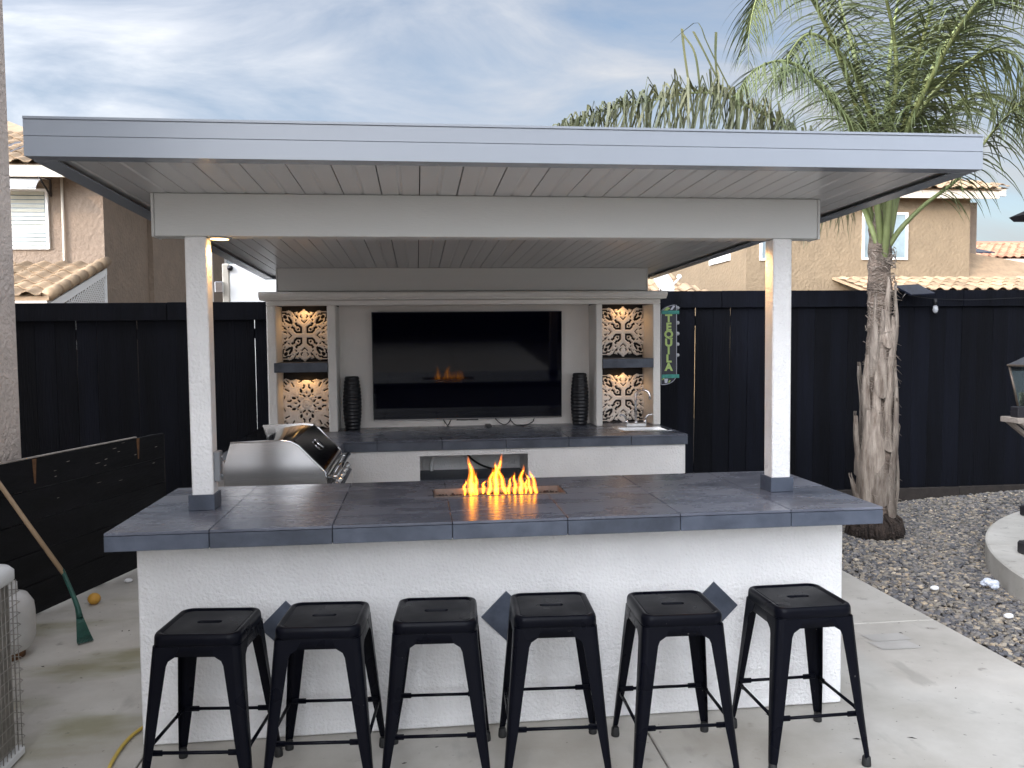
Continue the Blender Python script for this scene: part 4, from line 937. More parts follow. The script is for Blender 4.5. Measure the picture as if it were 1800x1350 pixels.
# fronds: rachis + leaflets
def frond(pix, dep, wmax, L0, droop, width, mat='leaf', t0=.24, step=.020, plum=.55, fw=.55, r0=.030, jit=.22, hang=0.):
    K = []
    for (px, py), y in zip(pix, dep): K.append(on_y(px, py, y))
    n = 60; ln = catmull(K, n); cum = [0]
    for i in range(n): cum.append(cum[-1]+(ln[i+1]-ln[i]).length)
    tot = cum[-1]
    r = [max(.0022, r0*(1-i/n)**.9) for i in range(n+1)]
    rc = obj('rachis', MB().tube(ln, r, 7, flat=.8), 'petiole', palm)
    mb = MB(); s = tot*t0; side = 1
    while s < tot*.995:
        i = min(max(0, next(k for k in range(n+1) if cum[k] >= s)-1), n-1)
        p = ln[i].lerp(ln[i+1], (s-cum[i])/max(1e-6, cum[i+1]-cum[i])); tg = (ln[i+1]-ln[i]).normalized(); u = s/tot
        sh = math.sin(math.pi*min(1, max(0, (u-t0)/(1-t0))*.86+.12))**.7
        for side in (1, -1):
            sd = tg.cross(Vector((0, 0, 1)))
            if sd.length < .2: sd = tg.cross(Vector((0, -1, 0)))
            sd = sd.normalized()*side; up_ = sd.cross(tg)*side
            d = (sd*(1-.25*u)+tg*(fw+random.uniform(-jit, jit))+up_*random.uniform(-plum, plum)+Vector((0, 0, -hang))).normalized()
            Lf = L0*sh*random.uniform(.7, 1.15); w = width*random.uniform(.8, 1.15)*(.6+.4*sh)
            dr = droop*random.uniform(.75, 1.25); q = 6; V = []
            nrm = d.cross(Vector((0, 0, 1)));
            if nrm.length < .1: nrm = Vector((1, 0, 0))
            wv = nrm.normalized().lerp(tg, random.uniform(.1, .6)).normalized()
            pos_ = Vector(p); dd = Vector(d)
            for k in range(q+1):
                t = k/q; ww = w*(.55+.45*min(1, t*6))*(1-t)**.55
                V += [pos_-wv*ww*.5, pos_+wv*ww*.5]
                dd = (dd+Vector((0, 0, -1))*dr*(.35+t)/q).normalized(); pos_ = pos_+dd*(Lf/q)
            mb.add(V, [(2*k, 2*k+1, 2*k+3, 2*k+2) for k in range(q)])
        s += step*random.uniform(.8, 1.2)
    me = bpy.data.meshes.new('leaflets'); o_ = ORG[palm.name]
    me.from_pydata([(v[0]-o_[0], v[1]-o_[1], v[2]-o_[2]) for v in mb.v], [], mb.f); me.materials.append(mt[mat])
    o = bpy.data.objects.new('leaflets', me); COL.objects.link(o); o.parent = rc; ORG[o.name] = o_; stuff(o); return rc
B0 = (1553, 468)
frond([B0, (1570, 300), (1590, 215), (1614, 100), (1640, -5), (1658, -140), (1630, -270)], [6.38, 6.3, 6.2, 6.05, 5.9, 5.7, 5.4], 0, .72, 1.3, .017, step=.016)
frond([B0, (1535, 300), (1500, 170), (1450, 40), (1395, -40), (1340, -20), (1318, 50), (1316, 125)], [6.38, 6.35, 6.3, 6.25, 6.15, 6.05, 6.0, 5.95], 0, .60, 1.8, .015, t0=.3, step=.016, plum=.4, hang=.3)
def folded_frond():
    K = [on_y(px, py, y) for (px, py), y in zip([B0, (1520, 345), (1465, 282), (1400, 236), (1325, 192), (1245, 163), (1150, 176), (1060, 196), (975, 232)], [6.42, 6.5, 6.6, 6.7, 6.8, 6.85, 6.85, 6.8, 6.75])]
    n = 70; ln = catmull(K, n)
    rc = obj('rachis', MB().tube(ln, [max(.003, .026*(1-i/n)) for i in range(n+1)], 7, flat=.8), 'petiole', palm)
    rr = random.Random(5); mb = MB()
    for i in range(13, n):
        for q in range(7):
            t = (i+rr.random())/n; p = ln[i].lerp(ln[i+1], rr.random()); tg = (ln[min(i+1, n)]-ln[i-1]).normalized(); end = max(.35, 1-max(0, (t-.72)/.28)*.65)
            sd = 1 if q % 2 else -1
            up = rr.uniform(.01, .13)*end if rr.random() < .8 else rr.uniform(.12, .22)*end
            d0 = (tg*rr.uniform(.2, 1.2)+Vector((0, sd*rr.uniform(.3, 1.1), rr.uniform(.6, 1.5)))).normalized()
            a_ = p; b_ = p+d0*up; c_ = b_+Vector((rr.uniform(-.05, .02), sd*.02, -rr.uniform(.05, .10))); dn = rr.uniform(.28, .62)*end
            e_ = c_+Vector((rr.uniform(-.10, .05), sd*rr.uniform(0, .06), -dn*.5)); f_ = e_+Vector((rr.uniform(-.08, .04), 0, -dn*.5))
            w = rr.uniform(.005, .013); V = []; an = rr.uniform(0, 3.1); wv = Vector((math.cos(an), math.sin(an), 0))
            for P_, ww in ((a_, .8), (a_.lerp(b_, .6), 1), (b_, 1), (c_, 1), (e_, .8), (f_, .12)): V += [P_-wv*w*ww, P_+wv*w*ww]
            mb.add(V, [(2*k, 2*k+1, 2*k+3, 2*k+2) for k in range(5)])
    o = obj('leaflets', mb, 'leaf_old', rc); stuff(o)
folded_frond()
frond([(1560, 435), (1585, 400), (1625, 360), (1690, 308), (1745, 232), (1815, 165), (1900, 150)], [6.36, 6.3, 6.2, 6.0, 5.85, 5.7, 5.5], 0, .62, 1.5, .014, t0=.30, step=.019, hang=.3)
frond([(1546, 440), (1530, 395), (1505, 345), (1470, 338), (1430, 365), (1404, 410)], [6.36, 6.4, 6.6, 6.9, 7.1, 7.2], 0, .46, 1.7, .011, t0=.38, step=.019, hang=.5)
frond([B0, (1580, 280), (1625, 150), (1690, 40), (1770, -20), (1860, 30)], [6.4, 6.45, 6.5, 6.6, 6.7, 6.8], 0, .64, 1.7, .016, t0=.26, step=.017)
frond([B0, (1540, 270), (1510, 130), (1480, 20), (1450, -90), (1400, -180)], [6.4, 6.5, 6.7, 6.9, 7.1, 7.3], 0, .62, 1.4, .016, t0=.24, step=.017)
frond([B0, (1590, 300), (1650, 215), (1715, 165), (1780, 185), (1830, 260)], [6.4, 6.6, 6.8, 7.0, 7.2, 7.3], 0, .55, 1.6, .014, t0=.3, step=.018, hang=.3)
frond([B0, (1556, 280), (1560, 150), (1572, 40), (1590, -60), (1600, -150)], [6.42, 6.7, 7.1, 7.5, 7.9, 8.3], 0, .62, 1.4, .016, t0=.22, step=.017)
frond([B0, (1575, 290), (1640, 130), (1730, -10), (1820, -60), (1930, 0)], [6.36, 6.1, 5.7, 5.3, 5.0, 4.8], 0, .64, 1.7, .015, t0=.26, step=.017)
frond([B0, (1530, 290), (1480, 190), (1420, 130), (1370, 130), (1330, 190)], [6.42, 6.8, 7.2, 7.6, 7.9, 8.1], 0, .5, 1.5, .014, t0=.3, step=.02, hang=.3)
frond([B0, (1535, 320), (1500, 230), (1450, 160), (1390, 110), (1330, 120), (1290, 170)], [6.4, 6.2, 6.0, 5.8, 5.7, 5.6, 5.55], 0, .62, 1.9, .014, t0=.26, step=.017, hang=.3)
frond([B0, (1570, 300), (1620, 190), (1700, 110), (1770, 90), (1820, 150), (1840, 240)], [6.4, 6.2, 6.0, 5.9, 5.8, 5.75, 5.7], 0, .66, 1.9, .014, t0=.26, step=.017, hang=.3)
frond([B0, (1545, 330), (1548, 240), (1590, 120), (1660, 40), (1730, 60)], [6.4, 6.6, 6.9, 7.4, 7.8, 8.0], 0, .6, 1.7, .015, t0=.22, step=.017)
frond([B0, (1563, 260), (1575, 100), (1540, -60), (1480, -160)], [6.36, 6.2, 6.0, 5.7, 5.4], 0, .64, 1.4, .016, t0=.2, step=.017)
frond([B0, (1552, 300), (1530, 200), (1490, 110), (1430, 60), (1390, 90), (1375, 150)], [6.4, 6.3, 6.2, 6.1, 6.0, 5.9, 5.85], 0, .56, 1.9, .014, t0=.22, step=.017, hang=.2)
# stubs of cut upright leaf tips on the folded frond
for pl in ([(1213, 160), (1203, 90), (1199, 50)], [(1232, 165), (1222, 95), (1201, 60)], [(1262, 140), (1240, 95), (1219, 55)], [(1262, 150), (1258, 100), (1259, 56)], [(1290, 170), (1245, 80), (1228, 40), (1205, 52), (1178, 75)]):
    P = [on_y(a, b, 6.8) for a, b in pl]; ln = catmull(P, 10)
    me_ = MB(); V = []
    for k, p in enumerate(ln): w = .011*(1 if k < 7 else 1.15) if len(pl) == 3 else .010*(1-k/11); V += [p+Vector((-w, 0, 0)), p+Vector((w, .006, 0))]
    me_.add(V, [(2*k, 2*k+1, 2*k+3, 2*k+2) for k in range(len(ln)-1)]); obj('leaflet', me_, 'leaf_old', palm)
obj('crownshaft', MB().tube([(PX-.01, PY, 2.2), (PX-.01, PY-.01, 2.5), (PX-.01, PY-.02, 2.8), (PX-.02, PY-.03, 3.3)], [.088, .072, .045, .012], 14), 'boot', palm)

# ------------------------------------------------------------------ right side small things
sp = thing('solar_light', 'small tilted solar panel clipped to the top of the right fence', 'solar panel', (4.7, 7.5, 2.05))
P = [(4.56, 7.53, 2.115), (4.80, 7.53, 2.125), (4.865, 7.36, 2.030), (4.625, 7.36, 2.018)]
nn_ = Vector((0, -.45, .9)).normalized()*.014
obj('panel', MB().add([Vector(p) for p in P]+[Vector(p)-nn_ for p in P], [(0, 1, 2, 3), (7, 6, 5, 4), (0, 4, 5, 1), (1, 5, 6, 2), (2, 6, 7, 3), (3, 7, 4, 0)]), 'solar', sp)
obj('bracket', MB().tube([(4.66, 7.48, 2.06), (4.62, 7.57, 1.93)], .006, 6), 'steel_dark', sp)
bl = thing('string_light', 'single clear string light bulb hanging on the right fence', 'string light', (4.98, 7.55, 1.95))
obj('wire', MB().tube(catmull([(4.70, 7.54, 2.02), (4.98, 7.545, 1.985), (5.4, 7.545, 1.975), (6.0, 7.545, 1.99), (6.8, 7.545, 1.96)], 40), .003, 5), 'cable', bl)
obj('socket', MB().tube([(4.98, 7.535, 1.985), (4.98, 7.53, 1.92)], .016, 10), 'cable', bl)
obj('bulb', MB().lathe((4.98, 7.53, 1.845), [(.006, 0), (.020, .012), (.027, .035), (.022, .06), (.014, .076)], 14), 'bulb', bl)
gz_ = thing('gazebo', 'black metal gazebo standing on the raised round slab at the right edge', 'gazebo', (5.2, 4.6, .15))
for nm, x, y in (('c', 4.47, 5.05), ('c', 5.08, 6.13), ('c', 7.6, 5.05), ('c', 7.6, 2.2), ('c', 4.47, 2.2)):
    w = .45 if x < 4.5 else .20
    obj('column_base', MB().box(x-w, x+w, y-.10, y+.10, .153, .24, .012), 'gaz', gz_); obj('column', MB().box(x-.07, x+.07, y-.07, y+.07, .2405, 2.36, .006), 'gaz', gz_)
E0 = on_y(1777, 382, 5.05)
rf = MB(); x0_, x1_, y0_, y1_, ze = E0.x, 8.0, 1.8, 5.07, E0.z
rf.add([(x0_, y0_, ze), (x1_, y0_, ze), (x1_, y1_, ze), (x0_, y1_, ze), ((x0_+x1_)/2, (y0_+y1_)/2, ze+1.1), (x0_+.02, y0_+.02, ze-.03), (x1_-.02, y0_+.02, ze-.03), (x1_-.02, y1_-.02, ze-.03), (x0_+.02, y1_-.02, ze-.03)], [(0, 1, 4), (1, 2, 4), (2, 3, 4), (3, 0, 4), (0, 5, 6, 1), (1, 6, 7, 2), (2, 7, 8, 3), (3, 8, 5, 0), (5, 6, 7, 8)])
obj('roof', rf, 'gaz', gz_)
obj('gutter_curl', MB().prism([(x0_+.015, ze-.028), (x0_+.08, ze-.045), (x0_+.12, ze-.09), (x0_+.2, ze-.12), (x0_+.2, ze-.028)], 'y', y0_+.1, y1_-.1), 'gaz', gz_)
k = 5.05/5.2
sh = thing('wall_shelf', 'grey wooden bracket shelf on the gazebo column at the right edge', 'shelf', (3.95, 5.05, 1.06))
obj('top', MB().box(3.868, 4.398, 4.96, 5.13, 1.052, 1.088, .003), 'shelfwood', sh)
for y in (4.985, 5.105): obj('brace', MB().prism([(3.895, 1.0515), (3.93, 1.0515), (4.398, .70), (4.398, .665)], 'y', y-.018, y+.018), 'shelfwood', sh)
ln_ = thing('lantern', 'bronze candle lantern with glass sides standing on the bracket shelf', 'lantern', (3.985, 5.05, 1.09))
LC = Vector((4.095, 5.045, 0)); zt_, zb_ = 1.42, 1.115
def sq(h, z): return [(LC.x-h, LC.y-h*.6, z), (LC.x+h, LC.y-h*.6, z), (LC.x+h, LC.y+h*.6, z), (LC.x-h, LC.y+h*.6, z)]
obj('base', MB().box(LC.x-.125, LC.x+.125, LC.y-.085, LC.y+.085, 1.0885, 1.112, .004), 'lantern', ln_)
for a, b in zip(sq(.105, zb_), sq(.160, zt_)): obj('frame_bar', MB().tube([a, b], .009, 4), 'lantern', ln_)
obj('top_frame', MB().box(LC.x-.178, LC.x+.178, LC.y-.10, LC.y+.10, zt_, zt_+.014, .003), 'lantern', ln_)
mb = MB(); ls = [sq(.165, zt_+.0145), sq(.13, zt_+.035), sq(.085, zt_+.065), sq(.045, zt_+.10), sq(.038, zt_+.105), sq(.038, zt_+.15), sq(.012, zt_+.165)]
loops(mb, ls, False); mb.f.append(tuple(range(len(mb.v)-4, len(mb.v)))); mb.sm.append(False); obj('roof', mb, 'lanternroof', ln_)
a = sq(.103, zb_); b = sq(.158, zt_)
for i in range(4): obj('glass_pane', MB().add([a[i], a[(i+1) % 4], b[(i+1) % 4], b[i]], [(0, 1, 2, 3)]), 'lglass', ln_)
tag(obj('candle', MB().lathe((LC.x, LC.y, 1.1125), [(.038, 0), (.038, .14), (.030, .143), (.0, .138)], 18), 'candle'), 'pale yellow candle inside the lantern', 'candle')
tag(obj('black_box', MB().box(3.885, 3.962, 4.985, 5.06, 1.0885, 1.158, .004).box(3.884, 3.963, 4.984, 5.061, 1.122, 1.125), 'gaz'), 'small black box on the bracket shelf in front of the lantern', 'box')
rb = random.Random(3)
cr = MB()
for i in range(7): cr.sphere((3.60+rb.uniform(-.05, .05), 4.80+rb.uniform(-.04, .04), .03+rb.uniform(0, .025)), rb.uniform(.02, .035), 7, 5, (1, .8, .7), False)
def onz(px, py, z):
    v = FW+RT*((px-900)/F_PX)-UP*((py-675)/F_PX); return Vector((0, 0, CAM_H))+v*((z-CAM_H)/v.z)
q = onz(1738, 1030, .02); cr.v = [(x-3.60+q.x, y-4.80+q.y, z) for x, y, z in cr.v]
tag(obj('plastic_wrapper', cr, 'plastic'), 'crumpled clear plastic bottle on the gravel by the raised slab', 'litter')
for (px, py), lab in (((1643, 1034), 'small white paper scrap in the middle of the gravel'), ((1773, 1083), 'small white paper scrap on the gravel below the raised slab')):
    q = onz(px, py, .02); mb = MB().sphere((q.x, q.y, .022), .030, 7, 5, (1, .7, .5), False)
    tag(obj('paper_scrap', mb, 'paper'), lab, 'litter', 'litter on the gravel')

# ------------------------------------------------------------------ neighbouring houses
_tm = {}
def tile_mesh(mat, w=.30, l=.40):
    if mat in _tm: return _tm[mat]
    n = 9; V = []; mb = MB()
    for y, dz in ((0, .028), (l, .0)):
        for i in range(n+1):
            t = i/n; z = .048*math.sin(math.pi*min(1, t/.62))**.8 if t < .62 else -.010*math.sin(math.pi*(t-.62)/.38)
            V.append((t*w, y, z+dz))
    mb.add(V, [(i, i+1, n+2+i, n+1+i) for i in range(n)], True)
    V2 = [(x, 0, z-.018) for x, y, z in V[:n+1]]
    mb.add(V[:n+1]+V2, [(i, n+1+i, n+2+i, i+1) for i in range(n)])
    _tm[mat] = mb.mesh('roof_tile', mt[mat]); return _tm[mat]
def tiles(roof, A, u, v, nu, nv, mat='rtile', clip=None):
    u = Vector(u).normalized(); v = Vector(v).normalized(); nrm = u.cross(v).normalized(); me = tile_mesh(mat)
    for j in range(nv):
        for i in range(nu):
            p = Vector(A)+u*(i*.30)+v*(j*.37)+nrm*.012
            if clip and not clip(p): continue
            q = nrm*random.uniform(-.004, .004)
            mm = Matrix(((u.x, v.x, nrm.x, p.x+q.x), (u.y, v.y, nrm.y, p.y+q.y), (u.z, v.z, nrm.z, p.z+q.z), (0, 0, 0, 1)))
            put('roof_tile', me, roof, mm)
def window(parent, x0, x1, y, z0_, z1_, blinds=False, face='y'):
    fr = MB(); t = .05
    for a in ((x0-t, x1+t, z1_, z1_+t), (x0-t, x1+t, z0_-t, z0_), (x0-t, x0, z0_, z1_), (x1, x1+t, z0_, z1_)):
        fr.box(a[0]+.0005, a[1]-.0005, y-.05, y-.002, a[2]+.0005, a[3]-.0005)
    w = obj('window', fr, 'white', parent)
    obj('pane', MB().box(x0, x1, y-.02, y-.004, z0_, z1_), 'glass', w)
    if blinds:
        nz = int((z1_-z0_)/.075)
        for i in range(nz): z = z0_+.02+i*.075; obj('blind_slat', MB().box(x0+.02, x1-.02, y-.034, y-.022, z, z+.056), 'blind', w)
    return w
# left neighbour
lh = thing('house', 'two storey taupe stucco house with tiled roofs behind the left fence', 'house', (-9, 18, 0))
LAx = -5.62
obj('wall', MB().box(-15, LAx, 16, 22, 0, 4.72), 'purple', lh)
obj('wall', MB().box(-15, -5.50, 22.01, 30, 0, 4.7).box(-15, -5.52, 18.5, 22.0, 0, 4.71), 'purple', lh)
wlow = obj('first_floor_wall', MB().box(-15, -6.75, 14.2, 15.99, 0, 2.42), 'purple', lh)
window(lh, -8.3, -6.60, 16, 3.40, 4.38, True)
aw = MB(); 
for i in range(6):
    t0_, t1_ = i/6, (i+1)/6
    f_ = lambda t: (15.98-.62*math.sin(t*1.4), 4.62-.30*(1-math.cos(t*1.5)))
    a, b = f_(t0_), f_(t1_); aw.add([(-8.5, a[0], a[1]), (-6.50, a[0], a[1]), (-6.50, b[0], b[1]), (-8.5, b[0], b[1]), (-8.5, a[0], a[1]-.02), (-6.50, a[0], a[1]-.02), (-6.50, b[0], b[1]-.02), (-8.5, b[0], b[1]-.02)], [(0, 1, 2, 3), (7, 6, 5, 4), (1, 5, 6, 2), (0, 3, 7, 4)], True)
wa = obj('window_awning', aw, 'offwhite', lh)
obj('awning_bracket', MB().tube([(-6.50, 15.97, 4.30), (-6.50, 15.97, 4.60), (-6.50, 15.5, 4.56), (-6.50, 15.97, 4.30)], .02, 5), 'gaz', wa)
obj('downspout', MB().tube([(-6.30, 15.95, 4.70), (-6.30, 15.95, 3.12), (-6.6, 15.9, 3.0)], .025, 8), 'trim', lh)
obj('downspout', MB().box(-5.495, -5.42, 23.2, 23.3, 0, 4.7), 'white', lh)
window_side = obj('window', MB().box(-5.498, -5.45, 25.0, 26.0, 3.0, 4.3), 'white', lh)
obj('pane', MB().box(-5.449, -5.44, 25.08, 25.92, 3.08, 4.22), 'glass', window_side)
obj('fascia_board', MB().box(-15.5, LAx+.45, 15.50, 15.56, 4.56, 4.76), 'trim', lh)
obj('soffit', MB().box(-15.5, LAx+.45, 15.56, 16.0, 4.722, 4.745), 'trim', lh)
rfl = obj('roof', MB().add([(-15.5, 15.5, 4.77), (LAx+.5, 15.5, 4.77), (LAx+.5, 30.5, 4.77), (-15.5, 30.5, 4.77), (-9.2, 20.5, 6.75), (-9.2, 26, 6.75)], [(0, 1, 4), (1, 2, 5, 4), (2, 3, 5), (3, 0, 4, 5), (0, 3, 2, 1)]), 'rtile', lh)
v_ = Vector((0, 5.0, 1.98)).normalized()
tiles(rfl, (-9.9, 15.42, 4.775), (1, 0, 0), v_, 16, 9, clip=lambda p: p.x+.3 < LAx+.5-(p.y-15.5)*(3.58+.5)/5.0)
obj('solar_panel', MB().add([Vector((-8.9, 16.3, 5.17)), Vector((-7.25, 16.3, 5.17)), Vector((-7.25, 17.3, 5.57)), Vector((-8.9, 17.3, 5.57)), Vector((-8.9, 16.3, 5.13)), Vector((-7.25, 16.3, 5.13)), Vector((-7.25, 17.3, 5.53)), Vector((-8.9, 17.3, 5.53))], [(0, 1, 2, 3), (7, 6, 5, 4), (0, 4, 5, 1), (1, 5, 6, 2), (2, 6, 7, 3), (3, 7, 4, 0)]), 'solar', rfl)
LB = on_y(86, 521, 13.8); LT = on_y(186, 463, 15.99)
lr = obj('lower_roof', MB().add([(-15, 13.8, LB.z), (LB.x, 13.8, LB.z), (LT.x, 15.99, LT.z), (-15, 15.99, LT.z), (-15, 13.8, LB.z-.06), (LB.x, 13.8, LB.z-.06), (LT.x, 15.99, LT.z-.06), (-15, 15.99, LT.z-.06)], [(0, 1, 2, 3), (7, 6, 5, 4), (0, 4, 5, 1), (1, 5, 6, 2)]), 'rtile', lh)
tiles(lr, (-9.1, 13.74, LB.z), (1, 0, 0), Vector((0, 2.19, LT.z-LB.z)), 14, 6, clip=lambda p: p.x+.22 < LB.x+(p.y-13.8)*(LT.x-LB.x)/2.19)
for k in range(7):
    t = k/7; p = LB.lerp(LT, t)+Vector((0, 0, .03)); d_ = (LT-LB).normalized()
    obj('ridge_tile', MB().tube([p, p+d_*.38], [.105, .085], 10), 'rtile', lr)
obj('lower_fascia', MB().box(-15, LB.x-.03, 13.79, 13.86, LB.z-.22, LB.z-.065), 'trim', lr)
obj('rake_board', MB().add([LB+Vector((dx, .02, dz)) if e == 0 else LT+Vector((dx, -.01, dz)) for dx in (.02, -.03) for e, dz in ((0, -.09), (1, -.09), (1, -.21), (0, -.23))], [(0, 1, 2, 3), (7, 6, 5, 4), (0, 4, 5, 1), (3, 2, 6, 7)]), 'white', lr)
obj('solar_panel', MB().add([(-8.3, 14.2, 2.66), (-6.95, 14.3, 2.66), (-6.75, 15.0, 3.0), (-8.3, 15.0, 3.0), (-8.3, 14.2, 2.63), (-6.95, 14.3, 2.63), (-6.75, 15.0, 2.97), (-8.3, 15.0, 2.97)], [(0, 1, 2, 3), (7, 6, 5, 4), (0, 4, 5, 1), (1, 5, 6, 2), (2, 6, 7, 3), (3, 7, 4, 0)]), 'solar', lr)
# lattice under the rake board
lt = obj('lattice_post', MB().box(-5.62, -5.58, 15.90, 15.95, 0, 2.9), 'white', lh)
lm = MB(); A_ = Vector((LB.x+.05, 13.9, 0)); D_ = Vector((LT.x-LB.x-.06, 2.05, 0)); L_ = D_.length
def lat(u, z): p = A_+D_*u; return Vector((p.x, p.y, z))
for k in range(-24, 44):
    for s_ in (1, -1):
        pts_ = []
        for q in range(61):
            u = q/60; z = 1.6+k*.075+s_*(u-.5)*L_
            if 1.5 < z < LB.z-.2+(LT.z-LB.z)*u: pts_.append((u, z))
        if len(pts_) > 2:
            p, q_ = lat(*pts_[0]), lat(*pts_[-1]); off = Vector((.012*s_, -.004*s_, 0)); w = Vector((0, 0, .022))
            lm.add([p-w+off, q_-w+off, q_+w+off, p+w+off], [(0, 1, 2, 3)])
obj('lattice_slats', lm, 'white', lt)['kind'] = 'stuff'
# white trailer behind the left fence
wt = thing('trailer', 'tall white boxy trailer body rising behind the fence left of the niche wall', 'trailer', (-.9, 10.3, 0))
WA = on_y(390, 464, 9.5)
obj('body', MB().box(WA.x+.075, .9, 9.5, 12, .5, WA.z, .01), 'offwhite', wt)
obj('corner_post', MB().box(WA.x, WA.x+.0745, 9.49, 12, .5, WA.z+.004, .01), 'trim', wt)
obj('marker_lamp', MB().tube([(on_y(405, 470, 9.5).x, 9.47, WA.z-.045), (on_y(405, 470, 9.5).x, 9.499, WA.z-.045)], .03, 14), 'gaz', wt)
obj('latch', MB().box(WA.x-.07, WA.x+.02, 9.44, 9.489, 2.18, 2.30, .006), 'chrome', wt)
obj('wheel', MB().tube([(0.0, 9.7, .32), (0.0, 9.95, .32)], .32, 20), 'rubber', wt)
# right neighbour
rh = thing('house', 'two storey tan stucco house behind the right fence and the palm', 'house', (11, 21, 0))
CX = 7.772
obj('wall', MB().box(CX, 13.43, 19, 27, 0, 5.02), 'tan', rh)
obj('rear_wing_wall', MB().box(13.432, 14.25, 19.9, 27, 0, 5.01), 'purple', rh)  # wing's shade put into its colour: taupe instead of the house's tan
window(rh, 10.70, 11.75, 19, 3.52, 4.55, False); window(rh, 8.14, 8.75, 19, 3.50, 4.30, False)
ws = obj('window', MB().box(CX-.05, CX-.002, 20.0, 21.4, 3.55, 4.25), 'white', rh); obj('pane', MB().box(CX-.056, CX-.051, 20.08, 21.32, 3.62, 4.18), 'white', ws)
obj('fascia_board', MB().box(CX-.45, 13.85, 18.55, 18.60, 4.88, 5.06), 'trim', rh); obj('fascia_board', MB().box(13.9, 14.7, 19.45, 19.5, 5.10, 5.28), 'trim', rh)
rr = obj('roof', MB().add([(CX-.5, 18.5, 5.07), (13.9, 18.5, 5.07), (13.9, 27.5, 5.07), (CX-.5, 27.5, 5.07), (10.4, 22.2, 6.5), (10.9, 24, 6.5)], [(0, 1, 4), (1, 2, 5, 4), (2, 3, 5), (3, 0, 4, 5), (0, 3, 2, 1)]), 'rtile', rh)
tiles(rr, (10.2, 18.42, 5.075), (1, 0, 0), Vector((0, 3.7, 1.43)), 13, 7, clip=lambda p: p.x+.28 < 13.9-(p.y-18.5)*.85)
r2 = obj('upper_rear_roof', MB().add([(12.2, 19.4, 5.29), (14.75, 19.4, 5.29), (14.75, 26, 5.29), (12.2, 26, 5.29), (12.6, 22, 6.2), (12.6, 24, 6.2)], [(0, 1, 4), (1, 2, 5, 4), (2, 3, 5), (3, 0, 4, 5), (0, 3, 2, 1)]), 'rtile', rh)
tiles(r2, (12.3, 19.33, 5.295), (1, 0, 0), Vector((0, 2.6, .91)), 8, 4, clip=lambda p: p.x+.28 < 14.75-(p.y-19.4)*.8)
lw = obj('lower_roof', MB().add([(9.9, 17.3, 2.62), (17.5, 17.3, 2.62), (17.5, 18.99, 3.06), (9.9, 18.99, 3.06), (9.9, 17.3, 2.56), (17.5, 17.3, 2.56), (17.5, 18.99, 3.0), (9.9, 18.99, 3.0)], [(0, 1, 2, 3), (7, 6, 5, 4), (0, 4, 5, 1), (0, 3, 7, 4)]), 'rtile', rh)
tiles(lw, (9.9, 17.24, 2.62), (1, 0, 0), Vector((0, 1.69, .44)), 25, 4)
obj('lower_fascia', MB().box(9.9, 17.5, 17.29, 17.35, 2.42, 2.555), 'trim', lw); obj('lower_wall', MB().box(10.2, 17.3, 17.7, 18.99, 0, 2.5), 'tan', rh)
hp = obj('hip_roof', MB().add([(13.44, 19.02, 3.03), (17.2, 19.02, 3.03), (13.44, 21.5, 3.03), (13.44, 19.9, 3.75), (14.0, 19.9, 3.75)], [(0, 1, 4, 3), (1, 2, 4), (2, 3, 4)]), 'rtile', rh)
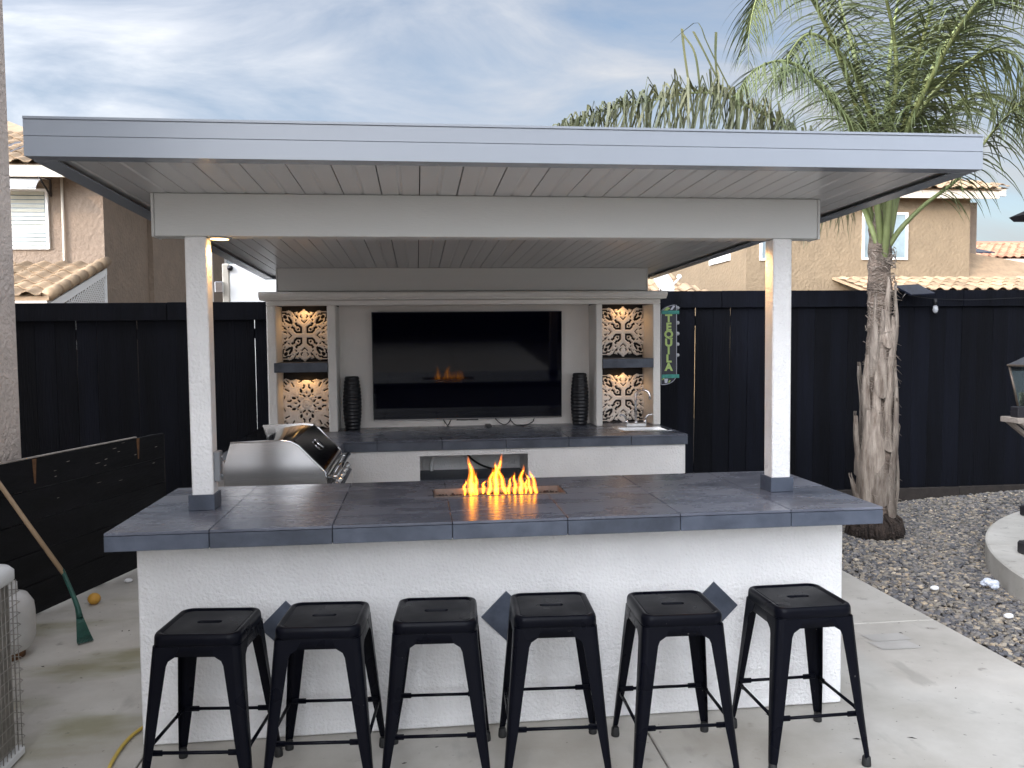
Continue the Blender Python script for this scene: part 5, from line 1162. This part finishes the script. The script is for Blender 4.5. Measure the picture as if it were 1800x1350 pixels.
# small tiled roof with a satellite dish
sr = thing('house', 'low tiled roof showing above the fence right of the niche wall', 'house', (5, 17.5, 0))
obj('wall', MB().box(2.2, 5.6, 16.3, 20, 0, 2.35), 'yellow', sr)
sro = obj('roof', MB().add([(2.0, 16, 2.40), (6.05, 16, 2.40), (4.35, 18.4, 3.45), (2.0, 18.4, 3.45), (2.0, 20.8, 2.4), (6.05, 20.8, 2.4)], [(0, 1, 2, 3), (3, 2, 5, 4), (1, 5, 2), (0, 4, 5, 1)]), 'rtile', sr)
tiles(sro, (3.0, 15.93, 2.405), (1, 0, 0), Vector((0, 2.4, 1.05)), 11, 6, clip=lambda p: p.x+.28 < 6.1-(p.y-16)*.71)
ds = thing('satellite_dish', 'pale grey satellite dish on the low tiled roof right of the niche wall', 'satellite dish', (4.6, 15.8, 2.5))
DC = on_y(1163, 497, 15.6); mb = MB()
pr_ = [(.002, 0), (.10, .008), (.2, .032), (.28, .065), (.285, .06), (.2, .02), (.1, -.006), (.002, -.014)]
mb.lathe((0, 0, 0), pr_, 24); mb.xf(T(*DC) @ Matrix.Rotation(r_(35), 4, 'Z') @ Matrix.Rotation(r_(62), 4, 'X')); obj('dish', mb, 'greybox' if False else 'offwhite', ds)
obj('arm', MB().tube([DC+Vector((0, .0, -.26)), DC+Vector((.22, -.40, .05))], .018, 6), 'white', ds); obj('receiver', MB().sphere(DC+Vector((.22, -.40, .08)), .05, 8, 6), 'white', ds)
obj('mast', MB().tube([DC+Vector((0, .05, 0)), DC+Vector((0, .25, -.5))], .03, 6), 'steel_dark', ds)
# far right house
fh = thing('house', 'distant yellow house with terracotta roof beyond the right fence', 'house', (22, 29, 0))
obj('wall', MB().box(17, 34, 26.5, 34, 0, 4.05), 'yellow', fh)
fr_ = obj('roof', MB().add([(16.5, 26, 4.20), (34.5, 26, 4.20), (34.5, 34.5, 4.2), (16.5, 34.5, 4.2), (20.5, 30, 5.25), (30, 30, 5.25)], [(0, 1, 5, 4), (1, 2, 5), (2, 3, 4, 5), (3, 0, 4), (0, 3, 2, 1)]), 'rtile_red', fh)
tiles(fr_, (18.0, 25.9, 4.205), (1, 0, 0), Vector((0, 4, 1.05)), 22, 9, 'rtile_red', clip=lambda p: p.x > 16.6+(p.y-26))
obj('fascia_board', MB().box(16.5, 34, 25.93, 25.99, 4.03, 4.18), 'trim', fr_)
obj('solar_panel', MB().add([(18.6, 26.55, 4.47), (19.7, 26.55, 4.47), (19.5, 27.9, 4.83), (18.4, 27.9, 4.83), (18.6, 26.55, 4.42), (19.7, 26.55, 4.42), (19.5, 27.9, 4.78), (18.4, 27.9, 4.78)], [(0, 1, 2, 3), (7, 6, 5, 4), (0, 4, 5, 1), (1, 5, 6, 2), (2, 6, 7, 3), (3, 7, 4, 0)]), 'solar', fr_)
